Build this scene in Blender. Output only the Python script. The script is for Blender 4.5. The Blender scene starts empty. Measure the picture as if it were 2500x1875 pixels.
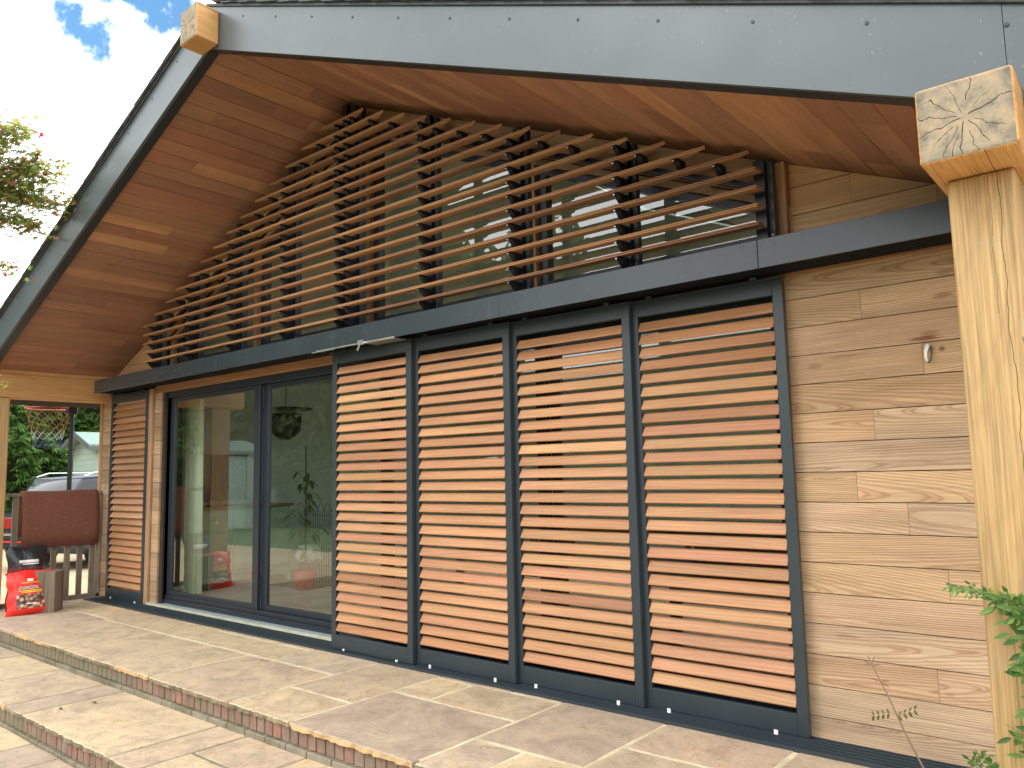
import bpy, bmesh, math, random
from mathutils import Vector, Matrix
random.seed(11)
R = math.radians
sc = bpy.context.scene
COL = sc.collection

# ------------------------------------------------------------------ camera
cam = bpy.data.cameras.new('camera'); co = bpy.data.objects.new('camera', cam); COL.objects.link(co)
cr, cu, cf = Vector((.7659, .6426, -.0216)), Vector((.0880, -.0714, .9936)), Vector((-.6387, .7615, .1107))
cf.normalize(); cr = (cr - cf*cr.dot(cf)).normalized(); cu = cr.cross(cf)
M = Matrix.Identity(4)
for i, v in enumerate((cr, cu, -cf)):
    for j in range(3): M[j][i] = v[j]
M.translation = Vector((0, -4.0144, 1.3806))
co.matrix_world = M
cam.sensor_width = 36; cam.lens = 36*1912.57/2500; cam.clip_start = .05; cam.clip_end = 600
sc.camera = co

# ------------------------------------------------------------------ world
SUN_EL, SUN_AZ = 42, 205          # azimuth clockwise from +Y
w = bpy.data.worlds.new('World'); sc.world = w; w.use_nodes = True
nt = w.node_tree; N = nt.nodes; L = nt.links; N.clear()
out = N.new('ShaderNodeOutputWorld'); bg1 = N.new('ShaderNodeBackground'); bg2 = N.new('ShaderNodeBackground')
mix = N.new('ShaderNodeMixShader')
sky = N.new('ShaderNodeTexSky'); sky.sky_type = 'NISHITA'; sky.sun_disc = False
sky.sun_elevation = R(SUN_EL); sky.sun_rotation = R(SUN_AZ); sky.air_density = 1.2; sky.ozone_density = 2.0
hsv = N.new('ShaderNodeMix'); hsv.data_type = 'RGBA'; hsv.blend_type = 'MULTIPLY'; hsv.inputs[0].default_value = 1
hsv.inputs[7].default_value = (.72, 1.04, 1.15, 1)
L.new(sky.outputs[0], hsv.inputs[6]); L.new(hsv.outputs[2], bg1.inputs[0]); bg1.inputs[1].default_value = .15
bg2.inputs[0].default_value = (.97, .99, 1.0, 1); bg2.inputs[1].default_value = 2.2
tc = N.new('ShaderNodeTexCoord')
off = N.new('ShaderNodeVectorMath'); off.operation = 'ADD'; off.inputs[1].default_value = (3.3, .4, 1.7); L.new(tc.outputs['Generated'], off.inputs[0])
no = N.new('ShaderNodeTexNoise'); no.inputs['Scale'].default_value = 9; no.inputs['Detail'].default_value = 9; no.inputs['Roughness'].default_value = .6
L.new(off.outputs[0], no.inputs['Vector'])
dt = N.new('ShaderNodeVectorMath'); dt.operation = 'DOT_PRODUCT'; dt.inputs[1].default_value = Vector((-.798, .352, .505)).normalized()
L.new(tc.outputs['Generated'], dt.inputs[0])
mr = N.new('ShaderNodeMapRange'); mr.inputs[1].default_value = .9915; mr.inputs[2].default_value = .999; mr.inputs[3].default_value = 0; mr.inputs[4].default_value = .235
L.new(dt.outputs['Value'], mr.inputs[0])
su = N.new('ShaderNodeMath'); su.operation = 'SUBTRACT'; L.new(no.outputs[0], su.inputs[0]); L.new(mr.outputs[0], su.inputs[1])
cm = N.new('ShaderNodeMapRange'); cm.interpolation_type = 'SMOOTHSTEP'; cm.inputs[1].default_value = .24; cm.inputs[2].default_value = .35
sx = N.new('ShaderNodeSeparateXYZ'); L.new(tc.outputs['Generated'], sx.inputs[0])
hz = N.new('ShaderNodeMapRange'); hz.inputs[1].default_value = .05; hz.inputs[2].default_value = .42; hz.inputs[3].default_value = .22; hz.inputs[4].default_value = 0; L.new(sx.outputs[2], hz.inputs[0])
ad = N.new('ShaderNodeMath'); ad.operation = 'ADD'; L.new(su.outputs[0], ad.inputs[0]); L.new(hz.outputs[0], ad.inputs[1])
L.new(ad.outputs[0], cm.inputs[0]); L.new(cm.outputs[0], mix.inputs[0])
L.new(bg1.outputs[0], mix.inputs[1]); L.new(bg2.outputs[0], mix.inputs[2]); L.new(mix.outputs[0], out.inputs[0])

sd = bpy.data.lights.new('sun', 'SUN'); sd.energy = .8; sd.angle = R(20); sd.color = (1, .975, .94)
so = bpy.data.objects.new('sun', sd); COL.objects.link(so)
az = R(SUN_AZ); sdir = Vector((math.sin(az)*math.cos(R(SUN_EL)), math.cos(az)*math.cos(R(SUN_EL)), math.sin(R(SUN_EL))))
so.rotation_euler = (-sdir).to_track_quat('-Z', 'Y').to_euler()
sc.view_settings.view_transform = 'Standard'; sc.view_settings.look = 'None'; sc.view_settings.gamma = 1
sc.view_settings.use_curve_mapping = False; sc.view_settings.exposure = .5
sc.render.engine = 'CYCLES'
sc.cycles.max_bounces = 8; sc.cycles.transparent_max_bounces = 16; sc.cycles.diffuse_bounces = 4; sc.cycles.glossy_bounces = 4
sc.cycles.transmission_bounces = 4; sc.cycles.caustics_reflective = False; sc.cycles.caustics_refractive = False
sc.cycles.use_denoising = True

# ------------------------------------------------------------------ materials
class NB:
    def __init__(s, name):
        s.m = bpy.data.materials.new(name); s.m.use_nodes = True; s.t = s.m.node_tree; s.t.nodes.clear()
        s.out = s.n('ShaderNodeOutputMaterial'); s.b = s.n('ShaderNodeBsdfPrincipled'); s.l(s.b.outputs[0], s.out.inputs[0])
    def n(s, t, **k):
        o = s.t.nodes.new(t)
        for a, v in k.items(): setattr(o, a, v)
        return o
    def l(s, a, b): s.t.links.new(a, b)
    def val(s, sock, v):
        if hasattr(v, 'is_linked') or hasattr(v, 'links'): s.l(v, sock)
        else: sock.default_value = v
    def math(s, op, a, b=None, c=None, clamp=False):
        o = s.n('ShaderNodeMath', operation=op, use_clamp=clamp); s.val(o.inputs[0], a)
        if b is not None: s.val(o.inputs[1], b)
        if c is not None: s.val(o.inputs[2], c)
        return o.outputs[0]
    def vm(s, op, a, b):
        o = s.n('ShaderNodeVectorMath', operation=op); s.val(o.inputs[0], a)
        if op == 'SCALE': s.val(o.inputs[3], b)
        else: s.val(o.inputs[1], b)
        return o.outputs[0] if op not in ('DOT_PRODUCT', 'LENGTH', 'DISTANCE') else o.outputs['Value']
    def mul(s, c, f): return s.mixc('MULTIPLY', 1, c, f)
    def mixc(s, bt, f, a, b):
        o = s.n('ShaderNodeMix', data_type='RGBA', blend_type=bt); s.val(o.inputs[0], f); s.val(o.inputs[6], a); s.val(o.inputs[7], b); return o.outputs[2]
    def ramp(s, f, stops, interp='LINEAR'):
        o = s.n('ShaderNodeValToRGB'); s.val(o.inputs[0], f); e = o.color_ramp; e.interpolation = interp
        while len(e.elements) < len(stops): e.elements.new(.5)
        for el, (p, c) in zip(e.elements, stops):
            el.position = p; el.color = (c, c, c, 1) if not isinstance(c, (tuple, list)) else (*c[:3], 1)
        return o.outputs[0]
    def noise(s, v, scale, detail=3, rough=.5, dist=0):
        o = s.n('ShaderNodeTexNoise'); s.val(o.inputs['Vector'], v); o.inputs['Scale'].default_value = scale
        o.inputs['Detail'].default_value = detail; o.inputs['Roughness'].default_value = rough; o.inputs['Distortion'].default_value = dist
        return o.outputs[0]
    def obj(s): return s.n('ShaderNodeTexCoord').outputs['Object']
    def rnd(s): return s.n('ShaderNodeObjectInfo').outputs['Random']
    def bump(s, h, st=.3, d=.01):
        o = s.n('ShaderNodeBump'); s.val(o.inputs['Height'], h); o.inputs['Strength'].default_value = st; o.inputs['Distance'].default_value = d
        s.l(o.outputs[0], s.b.inputs['Normal']); return o
    def set(s, col=None, rough=None, metal=None, spec=None):
        if col is not None: s.val(s.b.inputs['Base Color'], (*col, 1) if isinstance(col, tuple) and len(col) == 3 else col)
        if rough is not None: s.val(s.b.inputs['Roughness'], rough)
        if metal is not None: s.b.inputs['Metallic'].default_value = metal
        if spec is not None: s.b.inputs['Specular IOR Level'].default_value = spec
        return s.m

def swz(nb, v, axis, sc3):
    sp = nb.n('ShaderNodeSeparateXYZ'); nb.l(v, sp.inputs[0]); cb = nb.n('ShaderNodeCombineXYZ')
    order = {'X': (0, 1, 2), 'Y': (1, 0, 2), 'Z': (2, 0, 1)}[axis]
    for i in range(3): nb.l(nb.math('MULTIPLY', sp.outputs[order[i]], sc3[i]), cb.inputs[i])
    return cb.outputs[0]

def wood(name, stops, axis='X', rings=.35, fibre=.25, ringscale=16, rough=.55, bump=.12, knots=0, stain=0, crack=0, offs=True, tilt=.25, spread=.14, wobble=.09, patchc=1.0):
    nb = NB(name); ob = nb.obj(); rnd = nb.rnd()
    wn = nb.n('ShaderNodeTexWhiteNoise', noise_dimensions='1D'); nb.l(rnd, wn.inputs['W'])
    cen = nb.vm('SUBTRACT', wn.outputs['Color'], (.5, .5, .5))
    v = nb.vm('ADD', ob, nb.vm('SCALE', wn.outputs['Color'], 7.0)) if offs else ob
    loc = swz(nb, ob, axis, (1, 1, 1)); lx = nb.n('ShaderNodeSeparateXYZ'); nb.l(loc, lx.inputs[0]); cs = nb.n('ShaderNodeSeparateXYZ'); nb.l(cen, cs.inputs[0])
    rv = nb.n('ShaderNodeCombineXYZ')
    nb.l(nb.math('ADD', nb.math('MULTIPLY', lx.outputs[0], tilt), nb.math('MULTIPLY', cs.outputs[0], 30)), rv.inputs[0])
    nb.l(nb.math('ADD', lx.outputs[1], nb.math('ADD', nb.math('MULTIPLY', cs.outputs[1], spread), nb.math('MULTIPLY', nb.math('MULTIPLY', lx.outputs[0], cs.outputs[2]), .16))), rv.inputs[1])
    nb.l(nb.math('ADD', lx.outputs[2], nb.math('ADD', nb.math('MULTIPLY', cs.outputs[2], spread), nb.math('MULTIPLY', nb.math('MULTIPLY', lx.outputs[0], cs.outputs[1]), .16))), rv.inputs[2])
    a = rv.outputs[0]
    wob = nb.n('ShaderNodeTexNoise'); nb.l(a, wob.inputs['Vector']); wob.inputs['Scale'].default_value = 2.2; wob.inputs['Detail'].default_value = 2
    a2 = nb.vm('ADD', a, nb.vm('SCALE', wob.outputs['Color'], wobble))
    wv = nb.n('ShaderNodeTexWave', wave_type='RINGS', rings_direction='X'); nb.l(a2, wv.inputs['Vector'])
    wv.inputs['Scale'].default_value = ringscale; wv.inputs['Distortion'].default_value = 1.0; wv.inputs['Detail'].default_value = 2
    ring = nb.ramp(wv.outputs[1], [(0, 0), (.55, .12), (.86, 1), (1, .3)])
    fb = nb.noise(swz(nb, v, axis, (3, 130, 130)), 1, 4, .6)
    f2 = nb.noise(swz(nb, v, axis, (1.2, 9, 9)), 1, 3, .6)
    base = nb.ramp(rnd, stops)
    patch = nb.ramp(nb.noise(swz(nb, v, axis, (.5, 5, 5)), 1, 3, .55), [(.3, 1-.22*patchc), (.7, 1+.12*patchc)])
    c = nb.mul(base, patch)
    c = nb.mixc('MIX', nb.math('MULTIPLY', ring, rings), c, nb.mul(c, (.52, .36, .26, 1)))
    c = nb.mul(c, nb.ramp(fb, [(.3, 1-fibre), (.7, 1+fibre*.35)]))
    c = nb.mul(c, nb.ramp(f2, [(.25, 1-.14*patchc), (.75, 1+.08*patchc)]))
    if stain:
        s2 = nb.noise(swz(nb, v, axis, (1.1, 7, 7)), 1, 5, .7, .5)
        c = nb.mixc('MIX', nb.ramp(s2, [(.6, 0), (.74, stain)]), c, nb.mul(c, (.42, .28, .22, 1)))
    if crack:
        cn = nb.noise(swz(nb, v, axis, (.35, 9, 9)), 1, 2, .4, .2)
        cr_ = nb.math('ABSOLUTE', nb.math('SUBTRACT', cn, .5))
        gate = nb.ramp(nb.noise(swz(nb, v, axis, (.9, 2, 2)), 1.3, 1), [(.52, 0), (.56, 1)])
        ck = nb.math('MULTIPLY', nb.ramp(cr_, [(0, 1), (.0035, 0)]), gate)
        c = nb.mixc('MIX', nb.math('MULTIPLY', ck, crack), c, (.05, .03, .015, 1))
    if knots:
        gp = nb.n('ShaderNodeNewGeometry').outputs['Position']; gs_ = nb.n('ShaderNodeSeparateXYZ'); nb.l(gp, gs_.inputs[0])
        w1 = nb.math('MULTIPLY', nb.math('SUBTRACT', nb.noise(nb.vm('MULTIPLY', gp, (.35, 1, 1.6)), 26, 4, .6), .5), 1.7)
        for kx, kz, ax_, az_k, st_k in ((-.875, 1.985, .085, .014, .85), (-.86, 2.005, .05, .022, .5), (-.815, 1.925, .018, .016, .8), (-.79, 2.185, .05, .02, .55), (-.77, 2.30, .06, .016, .45), (-1.25, 1.94, .10, .010, .35), (-1.42, 1.90, .05, .02, .4), (-1.35, .515, .07, .012, .4), (-.9, .30, .03, .012, .35), (-1.1, 1.46, .12, .008, .3)):
            dx = nb.math('DIVIDE', nb.math('SUBTRACT', gs_.outputs[0], kx), ax_); dz = nb.math('DIVIDE', nb.math('SUBTRACT', gs_.outputs[2], kz), az_k)
            q = nb.math('ADD', nb.math('SQRT', nb.math('ADD', nb.math('MULTIPLY', dx, dx), nb.math('MULTIPLY', dz, dz))), w1)
            c = nb.mixc('MIX', nb.ramp(q, [(.45, st_k), (1.0, 0)]), c, nb.mul(c, (.40, .20, .14, 1)))
    nb.set(c, rough, spec=.35)
    h = nb.math('ADD', nb.math('MULTIPLY', fb, .5), nb.math('MULTIPLY', ring, -.4))
    if crack: h = nb.math('SUBTRACT', h, nb.math('MULTIPLY', ck, 3))
    nb.bump(h, bump*3, .003)
    return nb.m

M_ = {}
cedar = [(0, (0.495, 0.239, 0.106)), (.2, (0.540, 0.279, 0.128)), (.4, (0.432, 0.199, 0.088)), (.55, (0.549, 0.283, 0.136)), (.7, (0.495, 0.226, 0.114)), (.85, (0.477, 0.252, 0.106)), (.94, (0.594, 0.332, 0.150)), (1, (0.396, 0.177, 0.079))]
M_['slat'] = wood('cedar_slat', cedar, 'X', rings=.25, fibre=.2, ringscale=14, rough=.5, tilt=.12)
M_['blade'] = wood('cedar_blade', [(0, (.46, .24, .12)), (.3, (.58, .33, .16)), (.5, (.36, .175, .095)), (.75, (.62, .37, .17)), (1, (.48, .24, .13))], 'X', rings=.2, fibre=.25, rough=.5, tilt=.12)
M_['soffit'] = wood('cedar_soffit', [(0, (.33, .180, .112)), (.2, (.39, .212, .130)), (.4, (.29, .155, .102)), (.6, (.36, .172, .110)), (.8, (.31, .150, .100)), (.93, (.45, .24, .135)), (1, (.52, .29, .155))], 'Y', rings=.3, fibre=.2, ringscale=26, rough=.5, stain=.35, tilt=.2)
M_['clad'] = wood('cedar_cladding', [(0, (.56, .37, .205)), (.18, (.62, .43, .245)), (.34, (.44, .29, .175)), (.5, (.66, .475, .29)), (.64, (.47, .335, .225)), (.8, (.58, .36, .215)), (1, (.60, .45, .29))], 'X', rings=.66, fibre=.24, ringscale=30, rough=.65, stain=.38, tilt=.35, bump=.25, spread=.2, wobble=.06, knots=1)
M_['clad_up'] = wood('cedar_cladding_sheltered', [(0, (.66, .41, .19)), (.5, (.74, .48, .24)), (1, (.58, .35, .17))], 'X', rings=.4, fibre=.2, ringscale=26, rough=.55, stain=.3)
M_['trim'] = wood('cedar_trim', [(0, (.50, .30, .165)), (1, (.58, .36, .21))], 'Z', rings=.3, fibre=.3, rough=.6)
M_['trimx'] = wood('cedar_trim_long', [(0, (.34, .17, .09)), (1, (.42, .22, .11))], 'X', rings=.3, fibre=.3, rough=.6)
M_['oakz'] = wood('oak_post', [(0, (.47, .31, .135)), (1, (.51, .335, .15))], 'Z', rings=.16, fibre=.42, ringscale=12, rough=.6, crack=0, stain=.12, bump=.25, patchc=.35)
M_['oaky'] = wood('oak_beam', [(0, (.56, .31, .115)), (1, (.60, .34, .13))], 'Y', rings=.2, fibre=.3, ringscale=12, rough=.6, crack=1, stain=.2, bump=.25, patchc=.6)
M_['fence'] = wood('weathered_fence', [(0, (.23, .185, .135)), (1, (.30, .245, .18))], 'Z', rings=.2, fibre=.3, rough=.8)
M_['sleeper'] = wood('weathered_block', [(0, (.21, .165, .12)), (1, (.24, .19, .14))], 'Z', rings=.3, fibre=.5, ringscale=9, rough=.85, crack=1, bump=.4)

def post_wood():
    m = M_['oakz'].copy(); m.name = 'oak_post_cracked'; t = m.node_tree; b = next(n for n in t.nodes if n.type == 'BSDF_PRINCIPLED'); src = b.inputs['Base Color'].links[0].from_socket
    nb = NB.__new__(NB); nb.m = m; nb.t = t; nb.b = b
    ob = nb.obj(); sp = nb.n('ShaderNodeSeparateXYZ'); nb.l(ob, sp.inputs[0]); n1 = nb.noise(swz(nb, ob, 'Z', (1, .01, .01)), 3.5, 4, .6)
    tot = None
    for x0, k, z0, z1, w_ in ((.046, .05, .0, 1.15, .0011), (.078, .06, -1.2, .62, .0014), (-.02, .04, -1.2, -.3, .0006), (.02, .05, .7, 1.15, .0006)):
        d = nb.math('ABSOLUTE', nb.math('SUBTRACT', sp.outputs[0], nb.math('ADD', x0, nb.math('MULTIPLY', nb.math('SUBTRACT', n1, .5), k))))
        on = nb.math('MULTIPLY', nb.math('LESS_THAN', d, w_), nb.math('MULTIPLY', nb.math('GREATER_THAN', sp.outputs[2], z0), nb.math('LESS_THAN', sp.outputs[2], z1)))
        tot = on if tot is None else nb.math('MAXIMUM', tot, on)
    c = nb.mixc('MIX', nb.math('MULTIPLY', tot, .9), src, (.05, .03, .012, 1))
    g = nb.ramp(nb.noise(nb.vm('ADD', ob, (4, 1, 9)), 5, 5, .65), [(.60, 0), (.7, .45)]); c = nb.mixc('MIX', g, c, (.36, .33, .22, 1))
    nb.l(c, b.inputs['Base Color']); return m
M_['oakpost'] = post_wood()
def endgrain():
    nb = NB('oak_end_grain'); ob = nb.obj()
    sp = nb.n('ShaderNodeSeparateXYZ'); nb.l(ob, sp.inputs[0])
    x = nb.math('ADD', sp.outputs[0], nb.math('MULTIPLY', nb.math('SUBTRACT', nb.noise(ob, 14, 3), .5), .012))
    z = nb.math('ADD', sp.outputs[2], nb.math('MULTIPLY', nb.math('SUBTRACT', nb.noise(nb.vm('ADD', ob, (3, 3, 3)), 14, 3), .5), .012))
    r = nb.math('SQRT', nb.math('ADD', nb.math('MULTIPLY', x, x), nb.math('MULTIPLY', z, z)))
    ang = nb.math('ARCTAN2', z, x)
    rings = nb.math('SINE', nb.math('MULTIPLY', r, 900))
    wobb = nb.math('MULTIPLY', nb.math('SUBTRACT', nb.noise(ob, 20, 3), .5), .5)
    ck = None
    for a_, r0, r1, wd in ((.28, .012, .14, .0016), (3.38, .01, .145, .0014), (4.55, .015, .13, .0013), (4.15, .03, .13, .0008), (4.9, .05, .13, .0007), (5.3, .02, .11, .0010), (1.42, .05, .14, .0013), (1.95, .015, .12, .0007), (2.5, .03, .13, .0009), (2.95, .02, .14, .0010), (3.8, .04, .12, .0007), (.75, .04, .1, .0005), (5.75, .03, .12, .0008), (4.35, .06, .14, .0009)):
        da = nb.math('SUBTRACT', nb.math('MODULO', nb.math('ADD', nb.math('SUBTRACT', ang, a_), nb.math('ADD', wobb, 3*math.pi)), 2*math.pi), math.pi)
        d = nb.math('MULTIPLY', nb.math('ABSOLUTE', da), r)
        on = nb.math('MULTIPLY', nb.math('LESS_THAN', d, wd), nb.math('MULTIPLY', nb.math('GREATER_THAN', r, r0), nb.math('LESS_THAN', r, r1)))
        ck = on if ck is None else nb.math('MAXIMUM', ck, on)
    blot = nb.noise(ob, 22, 5, .65)
    c = nb.ramp(blot, [(.3, (.16, .145, .115)), (.5, (.31, .26, .18)), (.68, (.43, .315, .20))])
    edge = nb.ramp(nb.math('MAXIMUM', nb.math('ABSOLUTE', sp.outputs[0]), nb.math('ABSOLUTE', sp.outputs[2])), [(.1, 0), (.135, .75)])
    c = nb.mixc('MIX', nb.math('MULTIPLY', edge, nb.ramp(nb.noise(ob, 30, 4), [(.35, .2), (.6, 1)])), c, (.13, .12, .10, 1))
    c = nb.mul(c, nb.ramp(rings, [(0, .93), (1, 1.05)]))
    c = nb.mixc('MIX', ck, c, (.03, .02, .012, 1))
    nb.set(c, .8, spec=.2); nb.bump(nb.math('SUBTRACT', nb.math('MULTIPLY', blot, .4), nb.math('MULTIPLY', ck, 2)), .6, .004)
    return nb.m
M_['endgrain'] = endgrain()

def metal(name, col, rough=.35, specks=0, smudge=0, spec=.5):
    nb = NB(name); ob = nb.obj(); c = nb.mul((*col, 1), nb.ramp(nb.noise(ob, 3, 4), [(.3, .9), (.7, 1.1)]))
    if specks:
        v = nb.n('ShaderNodeTexVoronoi'); nb.l(swz(nb, nb.vm('ADD', ob, nb.vm('SCALE', nb.n('ShaderNodeTexNoise').outputs['Color'], .05)), 'X', (55, 55, 22)), v.inputs['Vector']); v.inputs['Scale'].default_value = 1
        g = nb.ramp(nb.noise(nb.vm('ADD', ob, (9, 2, 4)), 7, 4, .7), [(.50, 0), (.58, 1)])
        m = nb.math('MULTIPLY', nb.ramp(v.outputs['Distance'], [(.0, 1), (.17, 0)]), g)
        c = nb.mixc('MIX', nb.math('MULTIPLY', m, specks), c, (.62, .64, .62, 1))
    rg = rough
    if smudge:
        s2 = nb.ramp(nb.noise(nb.vm('ADD', ob, (1, 5, 2)), 13, 4, .6, .4), [(.55, 0), (.68, 1)])
        gate = nb.ramp(nb.noise(ob, 1.1, 2), [(.45, 0), (.6, 1)])
        mm = nb.math('MULTIPLY', nb.math('MULTIPLY', s2, gate), smudge)
        c = nb.mixc('MIX', mm, c, (.05, .055, .05, 1)); rg = nb.math('ADD', rough, nb.math('MULTIPLY', mm, .35))
    nb.set(c, rg, spec=spec)
    nb.bump(nb.noise(ob, 1.6, 2), .08, .02)
    return nb.m
M_['fascia'] = metal('fascia_board_grey', (.07, .09, .10), .32, specks=.3)
M_['alu'] = metal('anthracite_aluminium', (.028, .040, .047), .38, smudge=.0)
M_['alu_cover'] = metal('anthracite_cover', (.032, .045, .053), .26, smudge=.35, specks=.0)
M_['black'] = metal('black_plastic', (.010, .012, .016), .4)
M_['frame'] = metal('window_frame', (.018, .026, .036), .35)
M_['post_grey'] = metal('carrier_post_grey', (.05, .065, .08), .4)
def plain(name, col, rough=.5, met=0, spec=.5, var=.12, nscale=8, bump=0):
    nb = NB(name); n = nb.noise(nb.obj(), nscale, 4, .6)
    nb.set(nb.mul((*col, 1), nb.ramp(n, [(.3, 1-var), (.7, 1+var)])), rough, met, spec)
    if bump: nb.bump(n, bump, .01)
    return nb.m
M_['steel'] = plain('galvanised_steel', (.62, .63, .62), .3, .9)
M_['zinc'] = plain('sill_membrane', (.36, .41, .42), .45, 0, .5, .2, 30, .3)
M_['silllip'] = plain('sill_lip', (.50, .50, .36), .6)
M_['white'] = plain('white_plastic', (.8, .82, .82), .35)
M_['gap'] = plain('dark_backing', (.03, .02, .015), .9)
M_['plaster'] = plain('interior_plaster', (.56, .60, .54), .9, var=.05)
M_['slate'] = plain('roof_slate', (.05, .055, .058), .6, var=.4, nscale=20, bump=.4)
M_['intfloor'] = plain('interior_floor_tile', (.30, .27, .22), .35, var=.2, nscale=3)

def glass():
    nb = NB('window_glass'); nb.t.nodes.remove(nb.b)
    tr = nb.n('ShaderNodeBsdfTransparent'); tr.inputs[0].default_value = (.84, .90, .86, 1)
    gl = nb.n('ShaderNodeBsdfGlossy'); gl.inputs['Roughness'].default_value = 0; gl.inputs[0].default_value = (1, 1, 1, 1)
    fr = nb.n('ShaderNodeFresnel'); fr.inputs[0].default_value = 2.15
    bp = nb.n('ShaderNodeBump'); bp.inputs['Strength'].default_value = .004; bp.inputs['Distance'].default_value = .02
    nb.l(nb.noise(nb.obj(), 1.5, 1), bp.inputs['Height']); nb.l(bp.outputs[0], gl.inputs['Normal'])
    mx = nb.n('ShaderNodeMixShader'); geo = nb.n('ShaderNodeNewGeometry'); nb.l(nb.math('MULTIPLY', nb.math('MULTIPLY', fr.outputs[0], 1.15, clamp=True), nb.math('SUBTRACT', 1.0, geo.outputs['Backfacing'])), mx.inputs[0]); nb.l(tr.outputs[0], mx.inputs[1]); nb.l(gl.outputs[0], mx.inputs[2])
    nb.l(mx.outputs[0], nb.out.inputs[0]); return nb.m
M_['glass'] = glass()

def stone():
    nb = NB('riven_sandstone'); ob = nb.obj(); rnd = nb.rnd()
    wn = nb.n('ShaderNodeTexWhiteNoise', noise_dimensions='1D'); nb.l(rnd, wn.inputs['W'])
    v = nb.vm('ADD', ob, nb.vm('SCALE', wn.outputs['Color'], 5.0))
    base = nb.ramp(rnd, [(0, (.58, .455, .28)), (.2, (.62, .49, .295)), (.38, (.52, .40, .265)), (.52, (.66, .52, .30)), (.66, (.44, .345, .245)), (.8, (.60, .48, .285)), (.9, (.50, .37, .27)), (1, (.56, .47, .31))])
    big = nb.noise(v, 1.5, 4, .55, 2.6); med = nb.noise(v, 9, 5, .65, .6); fine = nb.noise(v, 70, 4, .7)
    c = nb.mul(base, nb.ramp(big, [(.32, (.82, .79, .78)), (.46, (.97, .945, .93)), (.6, (1.08, 1.06, 1.0)), (.7, (1.18, 1.06, .86))]))
    c = nb.mul(c, nb.ramp(med, [(.3, .88), (.5, 1), (.7, 1.06)]))
    c = nb.mul(c, nb.ramp(fine, [(.3, .84), (.7, 1.1)]))
    st = nb.ramp(nb.noise(nb.vm('ADD', v, (4, 4, 4)), 3.2, 7, .72, .8), [(.55, 0), (.68, .55)])
    c = nb.mixc('MIX', st, c, (.25, .22, .155, 1))
    vein = nb.ramp(nb.math('ABSOLUTE', nb.math('SUBTRACT', nb.noise(nb.vm('ADD', v, (2, 9, 4)), 3.0, 4, .6, 2.0), .5)), [(0, .55), (.012, 0)])
    c = nb.mixc('MIX', vein, c, (.19, .14, .10, 1))
    rust = nb.ramp(nb.noise(nb.vm('ADD', v, (8, 1, 4)), 2.6, 5, .6, 1.5), [(.6, 0), (.72, .4)])
    c = nb.mixc('MIX', rust, c, (.40, .19, .09, 1))
    # even tint pulls the whole slab colour slightly cooler
    c = nb.mul(c, (.92, .925, .99, 1))
    nb.set(c, .78, spec=.3)
    lam = nb.n('ShaderNodeTexWave'); nb.l(nb.vm('ADD', v, nb.vm('SCALE', nb.n('ShaderNodeTexNoise').outputs['Color'], .2)), lam.inputs['Vector']); lam.inputs['Scale'].default_value = 1.2; lam.inputs['Distortion'].default_value = 9; lam.inputs['Detail'].default_value = 3; lam.inputs['Detail Scale'].default_value = 1.3
    h = nb.math('ADD', nb.math('MULTIPLY', big, 1.2), nb.math('ADD', nb.math('MULTIPLY', med, .5), nb.math('ADD', nb.math('MULTIPLY', fine, .12), nb.math('MULTIPLY', lam.outputs[1], .25))))
    nb.bump(h, .55, .012); return nb.m
M_['stone'] = stone()
def mossy(name, a, b, moss, scale=14):
    nb = NB(name); ob = nb.obj(); n = nb.noise(ob, scale, 6, .7); c = nb.ramp(n, [(.3, a), (.7, b)])
    c = nb.mixc('MIX', nb.ramp(nb.noise(nb.vm('ADD', ob, (3, 2, 5)), 3.5, 5, .7), [(.45, 0), (.62, .8)]), c, (*moss, 1))
    nb.set(c, .9, spec=.2); nb.bump(n, .6, .008); return nb.m
M_['edge'] = mossy('riven_slab_edge', (.19, .165, .11), (.42, .34, .22), (.15, .145, .085), 30)
M_['edge_warm'] = mossy('riven_slab_edge_fresh', (.50, .33, .16), (.66, .46, .24), (.40, .30, .17), 30)
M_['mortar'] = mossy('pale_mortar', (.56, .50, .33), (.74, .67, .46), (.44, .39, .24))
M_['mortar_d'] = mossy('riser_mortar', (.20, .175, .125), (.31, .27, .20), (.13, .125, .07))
def brick():
    nb = NB('step_brick'); ob = nb.obj(); rnd = nb.rnd()
    base = nb.ramp(rnd, [(0, (.30, .13, .10)), (.25, (.24, .13, .12)), (.45, (.36, .15, .115)), (.6, (.23, .165, .14)), (.8, (.29, .16, .13)), (1, (.27, .21, .16))])
    n = nb.noise(ob, 30, 5, .7); c = nb.mul(base, nb.ramp(n, [(.3, .75), (.7, 1.2)]))
    eff = nb.ramp(nb.noise(swz(nb, nb.vm('ADD', ob, (2, 7, 3)), 'Z', (9, 55, 55)), 1, 5, .7), [(.44, .08), (.66, .75)])
    c = nb.mixc('MIX', eff, c, (.31, .26, .18, 1))
    dirt = nb.ramp(nb.noise(nb.vm('ADD', ob, (7, 7, 1)), 4, 5, .7), [(.42, 0), (.62, .65)])
    c = nb.mixc('MIX', dirt, c, (.17, .15, .10, 1))
    sp = nb.n('ShaderNodeSeparateXYZ'); nb.l(ob, sp.inputs[0])
    left = nb.ramp(nb.math('ADD', nb.math('MULTIPLY', sp.outputs[0], -.16), nb.math('MULTIPLY', nb.math('SUBTRACT', nb.noise(ob, 3, 4), .5), .8)), [(.85, 0), (1.3, .7)])
    c = nb.mixc('MIX', left, c, (.20, .19, .125, 1))
    nb.set(c, .85, spec=.2); nb.bump(n, .5, .005); return nb.m
M_['brick'] = brick()
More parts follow.
